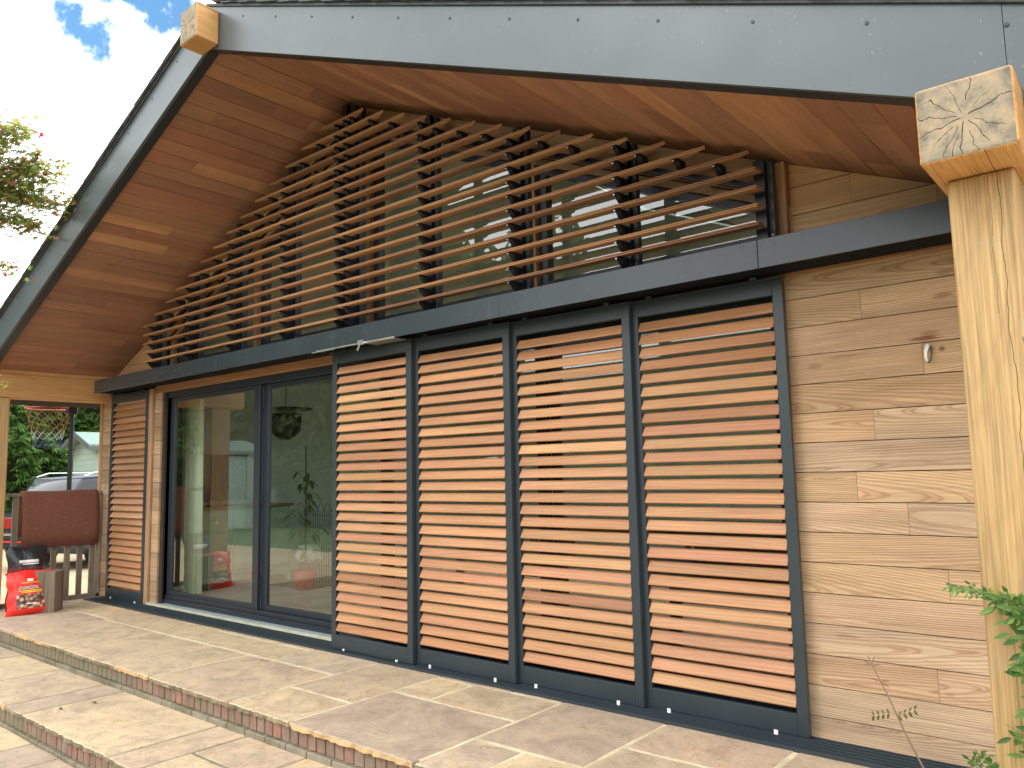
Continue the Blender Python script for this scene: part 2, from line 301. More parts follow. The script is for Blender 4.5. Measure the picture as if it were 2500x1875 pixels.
def gravel():
    nb = NB('beige_gravel'); ob = nb.obj(); v = nb.n('ShaderNodeTexVoronoi'); nb.l(ob, v.inputs['Vector']); v.inputs['Scale'].default_value = 45
    c = nb.mul(nb.ramp(nb.noise(ob, .7, 4), [(.3, (.52, .40, .25)), (.7, (.62, .49, .32))]), nb.ramp(v.outputs['Color'], [(0, .6), (1, 1.2)]))
    nb.set(c, .9, spec=.2); nb.bump(v.outputs['Distance'], .8, .02); return nb.m
M_['gravel'] = gravel()
M_['lawn'] = plain('lawn', (.09, .13, .04), .9, var=.35, nscale=6, bump=.6)

def leafmat(name, stops, trans=.35, rough=.45):
    nb = NB(name); g = nb.n('ShaderNodeNewGeometry')
    c = nb.ramp(g.outputs['Random Per Island'], stops)
    c = nb.mul(c, nb.ramp(nb.noise(nb.obj(), 1.3, 3), [(.3, .7), (.7, 1.25)]))
    nb.set(c, rough, spec=.35)
    t = nb.n('ShaderNodeBsdfTranslucent'); nb.l(nb.mul(c, (1.3, 1.35, .8, 1)), t.inputs[0])
    mx = nb.n('ShaderNodeMixShader'); mx.inputs[0].default_value = trans
    nb.l(nb.b.outputs[0], mx.inputs[1]); nb.l(t.outputs[0], mx.inputs[2]); nb.l(mx.outputs[0], nb.out.inputs[0]); return nb.m
M_['hedge'] = leafmat('hedge_leaf', [(0, (.035, .085, .02)), (.4, (.075, .16, .035)), (.8, (.13, .25, .05)), (1, (.20, .31, .07))])
M_['tree'] = leafmat('tree_leaf', [(0, (.05, .085, .03)), (.5, (.10, .15, .05)), (1, (.17, .22, .07))])
M_['maple'] = leafmat('maple_leaf', [(0, (.20, .27, .10)), (.35, (.27, .35, .13)), (.62, (.36, .40, .16)), (.8, (.44, .30, .16)), (.92, (.44, .22, .15)), (.975, (.40, .08, .08)), (1, (.34, .03, .05))], .68)
M_['jasmine'] = leafmat('jasmine_leaf', [(0, (.05, .13, .03)), (.5, (.10, .21, .045)), (1, (.21, .33, .08))], .4)
M_['dry'] = leafmat('dry_leaf', [(0, (.10, .12, .04)), (1, (.20, .20, .07))], .3)
M_['bark'] = plain('bark', (.09, .065, .045), .9, var=.35, nscale=20, bump=.6)
M_['stemg'] = plain('green_stem', (.14, .15, .06), .7)
M_['stemr'] = plain('dry_stem', (.22, .13, .09), .7)

# ------------------------------------------------------------------ object helpers
def empty(name, label=None, cat=None, loc=(0, 0, 0), group=None, kind=None, parent=None):
    o = bpy.data.objects.new(name, None); COL.objects.link(o); o.location = loc; o.empty_display_size = .1
    tag(o, label, cat, group, kind)
    if parent: o.parent = parent
    return o
def tag(o, label=None, cat=None, group=None, kind=None):
    if label: o['label'] = label
    if cat: o['category'] = cat
    if group: o['group'] = group
    if kind: o['kind'] = kind
    return o
class MB:
    def __init__(s): s.v = []; s.f = []; s.mi = []; s.cur = 0
    def add(s, vs, fs):
        b = len(s.v); s.v += [tuple(p) for p in vs]; s.f += [tuple(i+b for i in q) for q in fs]; s.mi += [s.cur]*len(fs); return s
    def box(s, x0, x1, y0, y1, z0, z1, c=0):
        x0, x1 = min(x0, x1), max(x0, x1); y0, y1 = min(y0, y1), max(y0, y1); z0, z1 = min(z0, z1), max(z0, z1)
        if c <= 0:
            vs = [(x, y, z) for x in (x0, x1) for y in (y0, y1) for z in (z0, z1)]
            return s.add(vs, [(0, 1, 3, 2), (4, 6, 7, 5), (0, 4, 5, 1), (2, 3, 7, 6), (0, 2, 6, 4), (1, 5, 7, 3)])
        bm = bmesh.new(); bmesh.ops.create_cube(bm, size=1)
        for v in bm.verts: v.co = Vector(((x0+x1)/2+v.co.x*(x1-x0), (y0+y1)/2+v.co.y*(y1-y0), (z0+z1)/2+v.co.z*(z1-z0)))
        bmesh.ops.bevel(bm, geom=bm.edges[:], offset=c, segments=1 if c < .008 else 3, affect='EDGES', profile=.5)
        s.bm(bm); return s
    def bm(s, bm):
        bm.verts.index_update(); s.add([v.co[:] for v in bm.verts], [[v.index for v in f.verts] for f in bm.faces]); bm.free(); return s
    def bar(s, o, ax, ay, az, lx, ly, lz, c=0):
        # box with corner o, unit axes, chamfered along its long (ax) edges
        o, ax, ay, az = Vector(o), Vector(ax), Vector(ay), Vector(az)
        if c > 0: pr = [(c, 0), (ly-c, 0), (ly, c), (ly, lz-c), (ly-c, lz), (c, lz), (0, lz-c), (0, c)]
        else: pr = [(0, 0), (ly, 0), (ly, lz), (0, lz)]
        n = len(pr); vs = [o+ay*a+az*b for a, b in pr]+[o+ax*lx+ay*a+az*b for a, b in pr]
        fs = [tuple(range(n-1, -1, -1)), tuple(range(n, 2*n))]+[(i, (i+1) % n, n+(i+1) % n, n+i) for i in range(n)]
        return s.add(vs, fs)
    def prism(s, poly, axis, a, b):
        # poly in the other two axes (in x<y<z order), extruded a..b along axis
        def P(u, v, t): return {'X': (t, u, v), 'Y': (u, t, v), 'Z': (u, v, t)}[axis]
        n = len(poly); vs = [P(u, v, a) for u, v in poly]+[P(u, v, b) for u, v in poly]
        return s.add(vs, [tuple(range(n-1, -1, -1)), tuple(range(n, 2*n))]+[(i, (i+1) % n, n+(i+1) % n, n+i) for i in range(n)])
    def tube(s, pts, r, n=8, caps=True):
        pts = [Vector(p) for p in pts]; rs = r if isinstance(r, (list, tuple)) else [r]*len(pts); rings = []
        up = None
        for i, p in enumerate(pts):
            d = (pts[min(i+1, len(pts)-1)]-pts[max(i-1, 0)]).normalized()
            if up is None: up = d.orthogonal().normalized()
            up = (up-d*up.dot(d)).normalized(); sd_ = d.cross(up)
            rings.append([p+(up*math.cos(2*math.pi*k/n)+sd_*math.sin(2*math.pi*k/n))*rs[i] for k in range(n)])
        vs = [q for rg in rings for q in rg]; fs = []
        for i in range(len(pts)-1):
            for k in range(n): fs.append((i*n+k, i*n+(k+1) % n, (i+1)*n+(k+1) % n, (i+1)*n+k))
        if caps: fs += [tuple(range(n-1, -1, -1)), tuple(range((len(pts)-1)*n, len(pts)*n))]
        return s.add(vs, fs)
    def loft(s, rings, caps=True):
        n = len(rings[0]); vs = [q for rg in rings for q in rg]; fs = []
        for i in range(len(rings)-1):
            for k in range(n): fs.append((i*n+k, i*n+(k+1) % n, (i+1)*n+(k+1) % n, (i+1)*n+k))
        if caps: fs += [tuple(range(n-1, -1, -1)), tuple(range((len(rings)-1)*n, len(rings)*n))]
        return s.add(vs, fs)
    def mesh(s, name, mats, smooth=False):
        me = bpy.data.meshes.new(name); me.from_pydata(s.v, [], s.f)
        for m in (mats if isinstance(mats, (list, tuple)) else [mats]): me.materials.append(m)
        if any(s.mi):
            for p, i in zip(me.polygons, s.mi): p.material_index = i
        bm = bmesh.new(); bm.from_mesh(me); bmesh.ops.recalc_face_normals(bm, faces=bm.faces); bm.to_mesh(me); bm.free()
        if smooth: me.shade_smooth()
        return me
    def build(s, name, mats, parent=None, smooth=False, **k):
        o = bpy.data.objects.new(name, s.mesh(name, mats, smooth)); COL.objects.link(o)
        if parent: o.parent = parent
        tag(o, **k); return o
def link(name, me, parent=None, loc=(0, 0, 0)):
    o = bpy.data.objects.new(name, me); COL.objects.link(o); o.location = loc
    if parent: o.parent = parent
    return o
def copy_tree(o, parent=None, **k):
    c = o.copy(); COL.objects.link(c); c.parent = parent
    for ch in [x for x in bpy.data.objects if x.parent == o]: copy_tree(ch, c)
    return tag(c, **k)
def clip(poly, nx, nz, d):       # keep nx*x+nz*z <= d
    res = []
    for i in range(len(poly)):
        a, b = poly[i], poly[(i+1) % len(poly)]; da = nx*a[0]+nz*a[1]-d; db = nx*b[0]+nz*b[1]-d
        if da <= 0: res.append(a)
        if (da < 0 < db) or (db < 0 < da): t = da/(da-db); res.append((a[0]+(b[0]-a[0])*t, a[1]+(b[1]-a[1])*t))
    return res

RX, RZ, SL = -5.22, 4.60, .4184          # ridge line of the soffit, slope
def zs(x): return RZ-SL*abs(x-RX)
def clip_roof(poly, dz=0):
    p = clip(poly, SL, 1, RZ+dz+SL*RX)
    return clip(p, -SL, 1, RZ+dz-SL*RX) if p else p
ANG = math.atan(SL)

# ------------------------------------------------------------------ setting: ground, paving
MB().box(-300, 300, -300, 300, -.5, -.36).build('ground', M_['gravel'], kind='structure')
MB().box(-60, 12, -40, -6.5, -.36, -.352).build('lawn', M_['lawn'], kind='structure')

def slab_mesh(x0, x1, y0, y1, ztop, th, rough_front=False, jit=.004):
    pts = []
    def side(ax, ay, bx, by, n, j):
        for i in range(n):
            t = i/n; nx, ny = (by-ay), -(bx-ax); l = math.hypot(nx, ny)
            k = random.uniform(-j, j)
            if i == 0: k = 0
            pts.append((ax+(bx-ax)*t+nx/l*k, ay+(by-ay)*t+ny/l*k))
    nf = max(3, int((x1-x0)/.035)) if rough_front else 3
    side(x0, y0, x1, y0, nf, .0065 if rough_front else jit); side(x1, y0, x1, y1, 3, jit); side(x1, y1, x0, y1, 3, jit); side(x0, y1, x0, y0, 3, jit)
    cx, cy = (x0+x1)/2, (y0+y1)/2; o = .006
    zj = [0 for _ in pts]
    inner = [(p[0]+(o if p[0] < cx else -o), p[1]+(o if p[1] < cy else -o), ztop+z) for p, z in zip(pts, zj)]
    mid = [(p[0], p[1], ztop-.007+z) for p, z in zip(pts, zj)]
    bot = [(p[0]+random.uniform(-.004, .004), p[1]+(random.uniform(-.004, .010) if rough_front and p[1] < y0+.03 else 0), ztop-th) for p in pts]
    return MB().loft([bot, mid, inner])
def paving(parent, rects, ztop, yfront, th=.032):
    g = .0105
    for x0, x1, y0, y1 in rects:
        rf = abs(y0-yfront) < .01
        mb = slab_mesh(x0+g, x1-g, y0+(0 if rf else g), y1-g, ztop+random.uniform(-.0012, .0012), th, rf)
        if rf:
            for fi, f in enumerate(mb.f):
                if len(f) == 4:
                    ys = [mb.v[q][1] for q in f]; zz_ = [mb.v[q][2] for q in f]
                    if max(ys) < y0+.028 and min(zz_) < ztop-.02: mb.mi[fi] = 1
        warm = rf and random.random() < .25 or (rf and x0 == -4.02)
        mb.build('slab', [M_['stone'], M_['edge_warm'] if warm else M_['edge']], parent)
patio = empty('patio', kind='structure')
T1 = [(-4.02, -2.97, -1.285, -.51), (-4.02, -3.68, -.51, -.10), (-3.68, -2.97, -.51, -.08), (-4.02, -3.37, -.10, .0), (-3.37, -2.97, -.08, .0),
      (-4.68, -4.02, -1.28, -.83), (-4.68, -4.02, -.83, .0), (-5.75, -4.68, -1.28, -.47), (-5.46, -4.68, -.47, .0), (-6.88, -5.46, -.47, -.11), (-6.88, -5.46, -.11, .0),
      (-6.30, -5.75, -1.28, -.47), (-7.28, -6.30, -1.28, -.47), (-7.57, -7.28, -1.28, -.47), (-8.47, -7.57, -1.275, -.47), (-8.47, -7.87, -.47, .0), (-7.87, -6.88, -.47, .0),
      (-9.25, -8.47, -1.27, -.43), (-9.62, -8.67, -.43, .0), (-8.67, -8.47, -.43, .0), (-10.3, -9.25, -1.26, -.43), (-10.3, -9.62, -.43, .3),
      (-2.97, -2.62, -1.285, -.85), (-2.62, -1.95, -1.285, -.85), (-2.97, -2.27, -.85, .0), (-2.27, -1.55, -.5, .0), (-2.27, -1.4, -.85, -.5), (-1.95, -1.1, -1.285, -.85),
      (-1.55, -.75, -.5, .0), (-1.4, -.75, -.85, -.5), (-1.1, -.35, -1.285, -.85), (-.75, .1, -.85, .0), (-.35, .5, -1.285, -.85), (.1, .9, -.85, .0)]
random.seed(5)
paving(patio, T1, -.02, -1.28)
for r in T1: pass
MB().box(-10.32, .95, -1.236, .2, -.16, -.0238).build('bedding', M_['mortar'], patio)
T2 = [(-10.2, -9.1, -1.95, -1.25), (-9.1, -8.19, -1.95, -1.25), (-8.19, -7.3, -1.95, -1.25), (-7.3, -6.47, -1.95, -1.25), (-6.47, -6.14, -1.95, -1.25), (-6.14, -4.80, -1.95, -1.25), (-4.80, -4.47, -1.95, -1.25),
      (-4.47, -3.86, -1.62, -1.25), (-4.47, -3.86, -1.95, -1.62), (-3.86, -3.0, -1.95, -1.25), (-3.0, -2.3, -1.95, -1.25), (-2.3, -1.4, -1.95, -1.25), (-1.4, -.5, -1.95, -1.25), (-.5, .5, -1.95, -1.25)]
lower = empty('lower_step', kind='structure')
paving(lower, T2, -.188, -1.95)
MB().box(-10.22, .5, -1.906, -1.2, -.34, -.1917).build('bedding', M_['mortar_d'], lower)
T3 = []
y = -1.93
for row in (.62, .45, .75, .6):
    x = -9.8+random.uniform(0, .5)
    while x < 1.5:
        wd = random.choice((.45, .62, .9, .6)); T3.append((x, x+wd, y-row, y)); x += wd
    y -= row
terrace = empty('terrace', kind='structure')
paving(terrace, T3, -.342, 99)
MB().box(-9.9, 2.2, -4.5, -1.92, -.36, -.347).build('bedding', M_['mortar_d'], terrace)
def riser(name, x0, x1, yf, ztop, zbot, parent):
    # soldier bricks with a cut plinth course below
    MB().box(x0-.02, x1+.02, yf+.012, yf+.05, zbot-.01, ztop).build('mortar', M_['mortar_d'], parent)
    x = x0
    while x < x1:
        wd = random.uniform(.066, .078); h = .096
        MB().box(x, x+wd, yf+random.uniform(0, .004), yf+.04, ztop-h, ztop-.006-random.uniform(0, .004), .003).build('brick', M_['brick'], parent); x += wd+.0125
    x = x0
    while x < x1:
        wd = random.uniform(.19, .22); MB().box(x, x+wd, yf-.016, yf+.03, zbot-.005, ztop-h-.008, .004).build('plinth_brick', M_['mortar_d'], parent); x += wd+.01
riser('riser', -9.6, -2.6, -1.258, -.05, -.188, lower)
riser('riser', -7.6, -3.9, -1.928, -.218, -.342, terrace)

# ------------------------------------------------------------------ HOUSE
house = empty('timber_house', 'cedar clad gable end of a house with grey fascias, oak frame and glazed doors', 'house', (0, 0, 0))
YW = .19                                        # cladding face
def hb(mb, name, mat, smooth=False, **k):
    o = mb.build(name, mat, house, smooth, **k)
    if name in ('wall_board', 'soffit_plank', 'lintel_board', 'corner_trim', 'trim', 'stud'):
        me = o.data; c = sum((v.co for v in me.vertices), Vector())/len(me.vertices); me.transform(Matrix.Translation(-c)); o.location = c
    return o
# masonry / studwork behind the cladding
def ext(poly, y0, y1): return MB().prism(poly, 'Y', y0, y1)
hb(ext([(-1.56, -.36), (-.12, -.36), (-.12, 2.34), (-1.56, 2.34)], .215, .42), 'wall', M_['gap'])
hb(ext([(-10.22, -.36), (-8.64, -.36), (-8.64, 2.34), (-10.22, 2.34)], .215, .42), 'wall', M_['gap'])
hb(ext(clip_roof([(-10.02, 2.341), (-.12, 2.341), (-.12, 2.63), (-10.02, 2.63)], .02), .215, .42), 'wall', M_['gap'])
hb(ext(clip_roof([(-10.02, 2.631), (-8.66, 2.631), (-8.66, 4), (-10.02, 4)], .02), .215, .42), 'wall', M_['gap'])
hb(ext(clip_roof([(-1.50, 2.631), (-.12, 2.631), (-.12, 4), (-1.50, 4)], .02), .215, .42), 'wall', M_['gap'])
BAND = .20
for s in (-1, 1):
    xa, xb_ = (RX, -1.5) if s > 0 else (-8.66, RX)
    p = [(xa, zs(xa)-BAND), (xb_, zs(xb_)-BAND), (xb_, zs(xb_)+.02), (xa, zs(xa)+.02)]
    hb(ext(p, .215, .42), 'wall', M_['gap'])
# interior shell
hb(MB().box(-9.75, -9.65, .42, 6.2, -.3, 2.75), 'inner_wall', M_['plaster']); hb(MB().box(-.5, -.4, .42, 1.0, -.3, 2.75).box(-.5, -.4, 5.4, 6.2, -.3, 2.75).box(-.5, -.4, 1.0, 5.4, 2.35, 2.75).box(-.5, -.4, 1.0, 5.4, -.3, .2), 'inner_wall', M_['plaster'])  # wide opening in the right wall, added out of view to daylight the room
hb(ext(clip_roof([(-9.7, -.3), (-.45, -.3), (-.45, 5), (-9.7, 5)], .02), 6.2, 6.3), 'inner_wall', M_['plaster'])
hb(MB().box(-9.75, -.4, .361, 6.3, -.1, .075), 'inner_floor', M_['intfloor'])
# roof deck, covering and ceiling, with a roof window added to brighten the room
def roof_sheet(name, mat, s, xe, d0, d1, y0, y1):
    def pc(xa, xb, ya, yb):
        a, b = sorted((xa, xb)); p = [(a, zs(a)+d0), (b, zs(b)+d0), (b, zs(b)+d1), (a, zs(a)+d1)]
        hb(ext(p, ya, yb), name, mat)
    ya, yb = 1.4, 3.2; xa, xb = RX+s*1.1, RX+s*2.2
    if s < 0: pc(RX, xe, y0, y1); return
    pc(RX, xe, y0, ya); pc(RX, xe, yb, y1); pc(RX, xa, ya, yb); pc(xb, xe, ya, yb)
for s in (-1, 1):
    roof_sheet('roof', M_['gap'], s, .30 if s > 0 else -10.74, .025, .24, -1.19, 6.4)
    roof_sheet('ceiling', M_['plaster'], s, -.45 if s > 0 else -9.7, .005, .022, .43, 6.2)
    a, b = sorted((RX+s*1.1, RX+s*2.2))
    if s > 0: hb(ext([(a, zs(a)+.25), (b, zs(b)+.25), (b, zs(b)+.262), (a, zs(a)+.262)], 1.4, 3.2), 'added_rooflight', M_['glass'])
# soffit planks (run front to back)
random.seed(21)
pw = .151; rows = 37
for s in (-1, 1):
    ax = Vector((0, 1, 0)); ay = Vector((s*math.cos(ANG), 0, -math.sin(ANG))); az_ = Vector((s*math.sin(ANG), 0, math.cos(ANG)))
    for i in range(rows):
        x_here = RX+s*(i*pw*math.cos(ANG))
        if (s > 0 and x_here > .02) or (s < 0 and x_here < -10.5): continue
        y = -1.125; cuts = [y]
        if random.random() < .55: cuts.append(random.uniform(-.85, .0))
        if len(cuts) == 2 and random.random() < .35: cuts.append(min(cuts[1]+random.uniform(.35, .6), .12)) if cuts[1] < -.4 else None
        cuts = [c for c in cuts if c is not None]+[.215]
        for a, b in zip(cuts[:-1], cuts[1:]):
            o = Vector((RX, a+.001, RZ))+ay*(i*pw+.0015)+az_*random.uniform(0, .0015)
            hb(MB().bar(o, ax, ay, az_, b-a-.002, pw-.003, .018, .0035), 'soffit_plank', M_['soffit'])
# fascia boards, shadow trims, slates
ZF0, ZF1 = -.055, .275                           # relative to the soffit plane
def slope_poly(s, xa, xe, d0, d1): return [(xa, zs(xa)+d0), (xe, zs(xe)+d0), (xe, zs(xe)+d1), (xa, zs(xa)+d1)]
hb(ext(slope_poly(1, RX, -.295, ZF0, ZF1), -1.222, -1.20), 'fascia', M_['fascia'])
hb(ext(slope_poly(1, -.293, .36, ZF0, ZF1), -1.221, -1.20), 'fascia', M_['fascia'])
hb(ext(slope_poly(-1, -10.78, RX-.001, ZF0, ZF1), -1.222, -1.20), 'fascia', M_['fascia'])
for s, xe in ((1, .34), (-1, -10.76)):
    hb(ext(slope_poly(s, RX, xe, ZF0-.002, -.003), -1.199, -1.127), 'shadow_trim', M_['black'])
    ay = Vector((s*math.cos(ANG), 0, -math.sin(ANG))); az_ = Vector((s*math.sin(ANG), 0, math.cos(ANG)))
    roof_sheet('roof_covering', M_['slate'], s, xe, ZF1+.001, ZF1+.02, -1.235, 6.4)
    n = 23
    for i in range(n):
        o = Vector((RX, -1.262+random.uniform(-.004, .004), RZ))+ay*(i*.262)+az_*(ZF1*math.cos(ANG)+.022)
        a2 = (ay-az_*-.03).normalized(); a3 = a2.cross(Vector((0, 1, 0)))*(-1 if s > 0 else 1)
        if a3.z < 0: a3 = -a3
        hb(MB().bar(o+az_*.004, Vector((0, 1, 0)), a2, a3, 1.2, .29, .008, .002), 'slate', M_['slate'])
        hb(MB().bar(o+az_*-.006+ay*.13+Vector((0, .004, 0)), Vector((0, 1, 0)), a2, a3, 1.2, .27, .008, .002), 'slate', M_['slate'])
def disc(mb, c, r, y0, y1, n=10):
    return mb.prism([(c[0]+r*math.cos(2*math.pi*k/n), c[1]+r*math.sin(2*math.pi*k/n)) for k in range(n)], 'Y', y0, y1)
x = -4.74
while x < .3:
    hb(disc(MB(), (x, zs(x)+.205), .007, -1.2255, -1.222), 'screw', M_['black']); x += .405
x = -5.68
while x > -10.6:
    hb(disc(MB(), (x, zs(x)+.205), .007, -1.2255, -1.222), 'screw', M_['black']); x -= .405

# oak frame
def oak(name, x0, x1, y0, y1, z0, z1, mat, end=None, c=.012):
    o = hb(MB().box(x0-(x0+x1)/2, x1-(x0+x1)/2, y0, y1, z0-(z0+z1)/2, z1-(z0+z1)/2, c), name, [mat, M_['endgrain']])
    o.location = ((x0+x1)/2, 0, (z0+z1)/2)
    if end:
        for p in o.data.polygons:
            if p.normal.y < -.9: p.material_index = 1
    return o
oak('ridge_beam', -5.29, -5.055, -1.40, -1.223, 4.51, 4.77, M_['oaky'], True)
oak('purlin', -.526, -.262, -1.40, .18, 2.292, 2.535, M_['oaky'], True)
oak('purlin', -10.18, -9.92, -1.40, .18, 2.325, 2.59, M_['oaky'], True)
oak('oak_post', -.492, -.303, -1.20, -.98, -.02, 2.291, M_['oakpost'])
oak('oak_post', -10.16, -9.94, -1.20, -.93, -.02, 2.324, M_['oakz'])
# knot on the right post
hb(disc(MB(), (-.325, 1.335), .024, -1.2035, -1.199, 14), 'knot', M_['endgrain'])
hb(MB().box(-.52, -.5, -1.12, .2, 2.536, 2.60), 'frieze_board', M_['oaky']); hb(MB().box(-9.945, -9.925, -1.12, .2, 2.591, 2.655), 'frieze_board', M_['oaky'])

# cladding boards
random.seed(8)
PB = .1557
def boards(x0, x1, zlo, zhi, mat, joints, yj=0, z_off=.096):
    k0 = int(math.floor((zlo-z_off)/PB))
    for k in range(k0, 40):
        za, zb_ = z_off+k*PB, z_off+(k+1)*PB
        a, b = max(za+.0022, zlo), min(zb_-.0022, zhi)
        if b-a < .01: continue
        if za > zhi: break
        xs = [x0]+[j for j in joints(k) if x0+.05 < j < x1-.05]+[x1]
        for u, v in zip(xs[:-1], xs[1:]):
            p = clip_roof([(u+.0008, a), (v-.0008, a), (v-.0008, b), (u+.0008, b)], -.003)
            if len(p) >= 3:
                xsn = [q[0] for q in p]
                if max(xsn)-min(xsn) < .02: continue
                yy = YW+yj+random.uniform(0, .002)
                hb(ext(p, yy, YW+.024), 'wall_board', mat)
JR = {13: [-1.185], 12: [-1.165], 10: [-.965], 9: [-.93], 8: [-1.14], 6: [-1.3], 5: [-1.05], 3: [-.88], 1: [-.95, -.62], 7: [-.55], 4: [-.5], 2: [-.9], 0: [-1.2]}
JR = {14: [], 13: [-1.17], 12: [], 11: [-.9], 10: [], 9: [-1.145], 8: [], 7: [-1.25], 6: [-1.02], 5: [], 4: [-.865], 3: [], 2: [], 1: [-.945], 0: [], -1: [-.7]}
boards(-1.56, -.16, -.02, 2.41, M_['clad'], lambda k: JR.get(k, []))
boards(-1.50, -.16, 2.445, 3.2, M_['clad_up'], lambda k: {17: [-1.18], 18: [], 16: [-.78], 19: []}.get(k, []))
boards(-10.22, -8.70, -.02, 2.41, M_['clad'], lambda k: [-9.2-.3*((k*7) % 3)])
boards(-9.9, -8.66, 2.445, 3.6, M_['clad_up'], lambda k: [])
hb(MB().box(-1.56, -.16, YW-.006, YW+.02, 2.412, 2.443, .003), 'trim', M_['trimx'])
hb(MB().box(-8.86, -1.56, YW-.0, YW+.024, 2.35, 2.443, .003), 'lintel_board', M_['trimx'])
hb(MB().box(-8.86, -1.56, YW+.0, YW+.024, 2.445, 2.62, .003), 'lintel_board', M_['clad_up'])
hb(MB().box(-8.96, -8.862, YW-.03, YW-.002, -.015, 2.41, .004), 'corner_trim', M_['trim'])
hb(MB().box(-10.27, -10.221, YW-.02, YW+.03, -.015, 2.6, .004), 'corner_trim', M_['trim'])
hb(MB().box(-10.265, -10.235, YW+.031, 3.0, -.36, 2.6), 'side_wall', M_['clad'])
hb(MB().box(-.16, -.12, YW-.02, 1.0, -.36, 2.5), 'side_wall', M_['clad'])
hb(MB().box(-.16, -.12, 5.4, 6.2, -.36, 2.5), 'side_wall', M_['clad'])  # outer wall left open in front of the added daylight opening
hb(MB().box(-1.56, -1.50, .135, YW-.002, 2.56, zs(-1.53)-.012, .004), 'corner_trim', M_['trim'])
# cladding band under the soffit, following the slope
for s in (-1, 1):
    nseg = 6
    for i in range(nseg):
        for rr in range(2):
            t0, t1 = i/nseg, (i+1)/nseg; e = -1.505 if s > 0 else -8.655
            xa, xb_ = RX+(e-RX)*t0, RX+(e-RX)*t1
            if xa > xb_: xa, xb_ = xb_, xa
            d0 = -BAND+rr*BAND/2+.002; d1 = d0+BAND/2-.004
            if xa < RX < xb_: continue
            hb(ext([(xa+.001, zs(xa)+d0), (xb_-.001, zs(xb_)+d0), (xb_-.001, zs(xb_)+d1-.002), (xa+.001, zs(xa)+d1-.002)], YW+.002*rr, YW+.024), 'wall_board', M_['clad_up'])
# raking head timbers + studs of the upper glazing
for s in (-1, 1):
    e = -1.56 if s > 0 else -8.6
    a, b = sorted((RX, e))
    hb(ext([(a, zs(a)-BAND-.05), (b, zs(b)-BAND-.05), (b, zs(b)-BAND-.001), (a, zs(a)-BAND-.001)], .24, .34), 'raking_head', M_['trim'])
STUD = [-8.60, -6.90, -5.17, -3.36, -1.62]
for x in STUD:
    hb(ext([(x-.035, 2.62), (x+.035, 2.62), (x+.035, zs(x+.035)-BAND-.05), (x-.035, zs(x-.035)-BAND-.05)] if x != STUD[2] else [(x-.035, 2.62), (x+.035, 2.62), (x+.035, 4.2), (x-.035, 4.2)], .245, .335), 'stud', M_['trim'])
# upper windows: frame + pane, one per bay
def zt(x): return zs(x)-BAND-.055
for a, b in zip(STUD[:-1], STUD[1:]):
    a2, b2 = a+.037, b-.037; fw = .07
    wdw = None
    m = MB()
    m.prism([(a2, 2.622), (a2+fw, 2.622), (a2+fw, zt(a2+fw)), (a2, zt(a2))], 'Y', .285, .355)
    m.prism([(b2-fw, 2.622), (b2, 2.622), (b2, zt(b2)), (b2-fw, zt(b2-fw))], 'Y', .285, .355)
    m.prism([(a2+fw, 2.622), (b2-fw, 2.622), (b2-fw, 2.70), (a2+fw, 2.70)], 'Y', .285, .355)
    pts = [a2+fw]+([RX] if a2 < RX < b2 else [])+[b2-fw]
    for u, v in zip(pts[:-1], pts[1:]): m.prism([(u, zt(u)-.05), (v, zt(v)-.05), (v, zt(v)), (u, zt(u))], 'Y', .285, .355)
    wf = hb(m, 'window_frame', M_['frame'])
    pl = [(a2+fw, 2.70), (b2-fw, 2.70), (b2-fw, zt(b2-fw)-.05)]+([(RX, zt(RX)-.05)] if a2 < RX < b2 else [])+[(a2+fw, zt(a2+fw)-.05)]
    MB().prism(pl, 'Y', .318, .322).build('pane', M_['glass'], wf)
# sliding glass doors
DX = [-8.62, -6.885, -5.04, -3.34, -1.60]
hb(MB().box(-8.70, -1.57, .235, .36, 2.285, 2.348, .003), 'door_head', M_['frame'])
hb(MB().box(-8.70, -8.64, .235, .36, .06, 2.284, .003), 'door_jamb', M_['frame']); hb(MB().box(-1.63, -1.57, .235, .36, .06, 2.284, .003), 'door_jamb', M_['frame'])
m = MB().box(-8.70, -1.57, .255, .36, .075, .115, .003).box(-8.78, -1.57, .243, .36, .03, .073, .003)
hb(m, 'door_sill', M_['frame'])
hb(MB().box(-9.0, -1.57, .168, .30, -.02, .022), 'sill_flashing', M_['zinc']); hb(MB().box(-8.95, -1.57, .162, .168, -.02, .024), 'sill_lip', M_['silllip'])
for i in range(4):
    a, b = DX[i], DX[i+1]; yo = .262 if i % 2 == 0 else .305
    a2, b2 = a+(.056 if i else 0), b+(.06 if i < 3 else 0)
    d = empty('sliding_door', parent=house)
    sw = .095
    m = MB(); m.box(a2, a2+sw, yo, yo+.04, .117, 2.283, .003); m.box(b2-sw, b2, yo, yo+.04, .117, 2.283, .003)
    m.box(a2+sw, b2-sw, yo, yo+.04, .117, .165, .003); m.box(a2+sw, b2-sw, yo, yo+.04, 2.235, 2.283, .003)
    fo = m.build('door_frame', M_['frame'], d)
    MB().box(a2+sw, b2-sw, yo+.018, yo+.022, .165, 2.235).build('pane', M_['glass'], d)
# fixing nails in the boards
for k in range(0, 15):
    for x in (-1.18, -.72):
        zc = .096+k*PB+random.uniform(.03, .12); xx = x+random.uniform(-.02, .02)
        hb(disc(MB(), (xx, zc), .0022, YW-.001, YW+.004, 6), 'nail', M_['steel'])

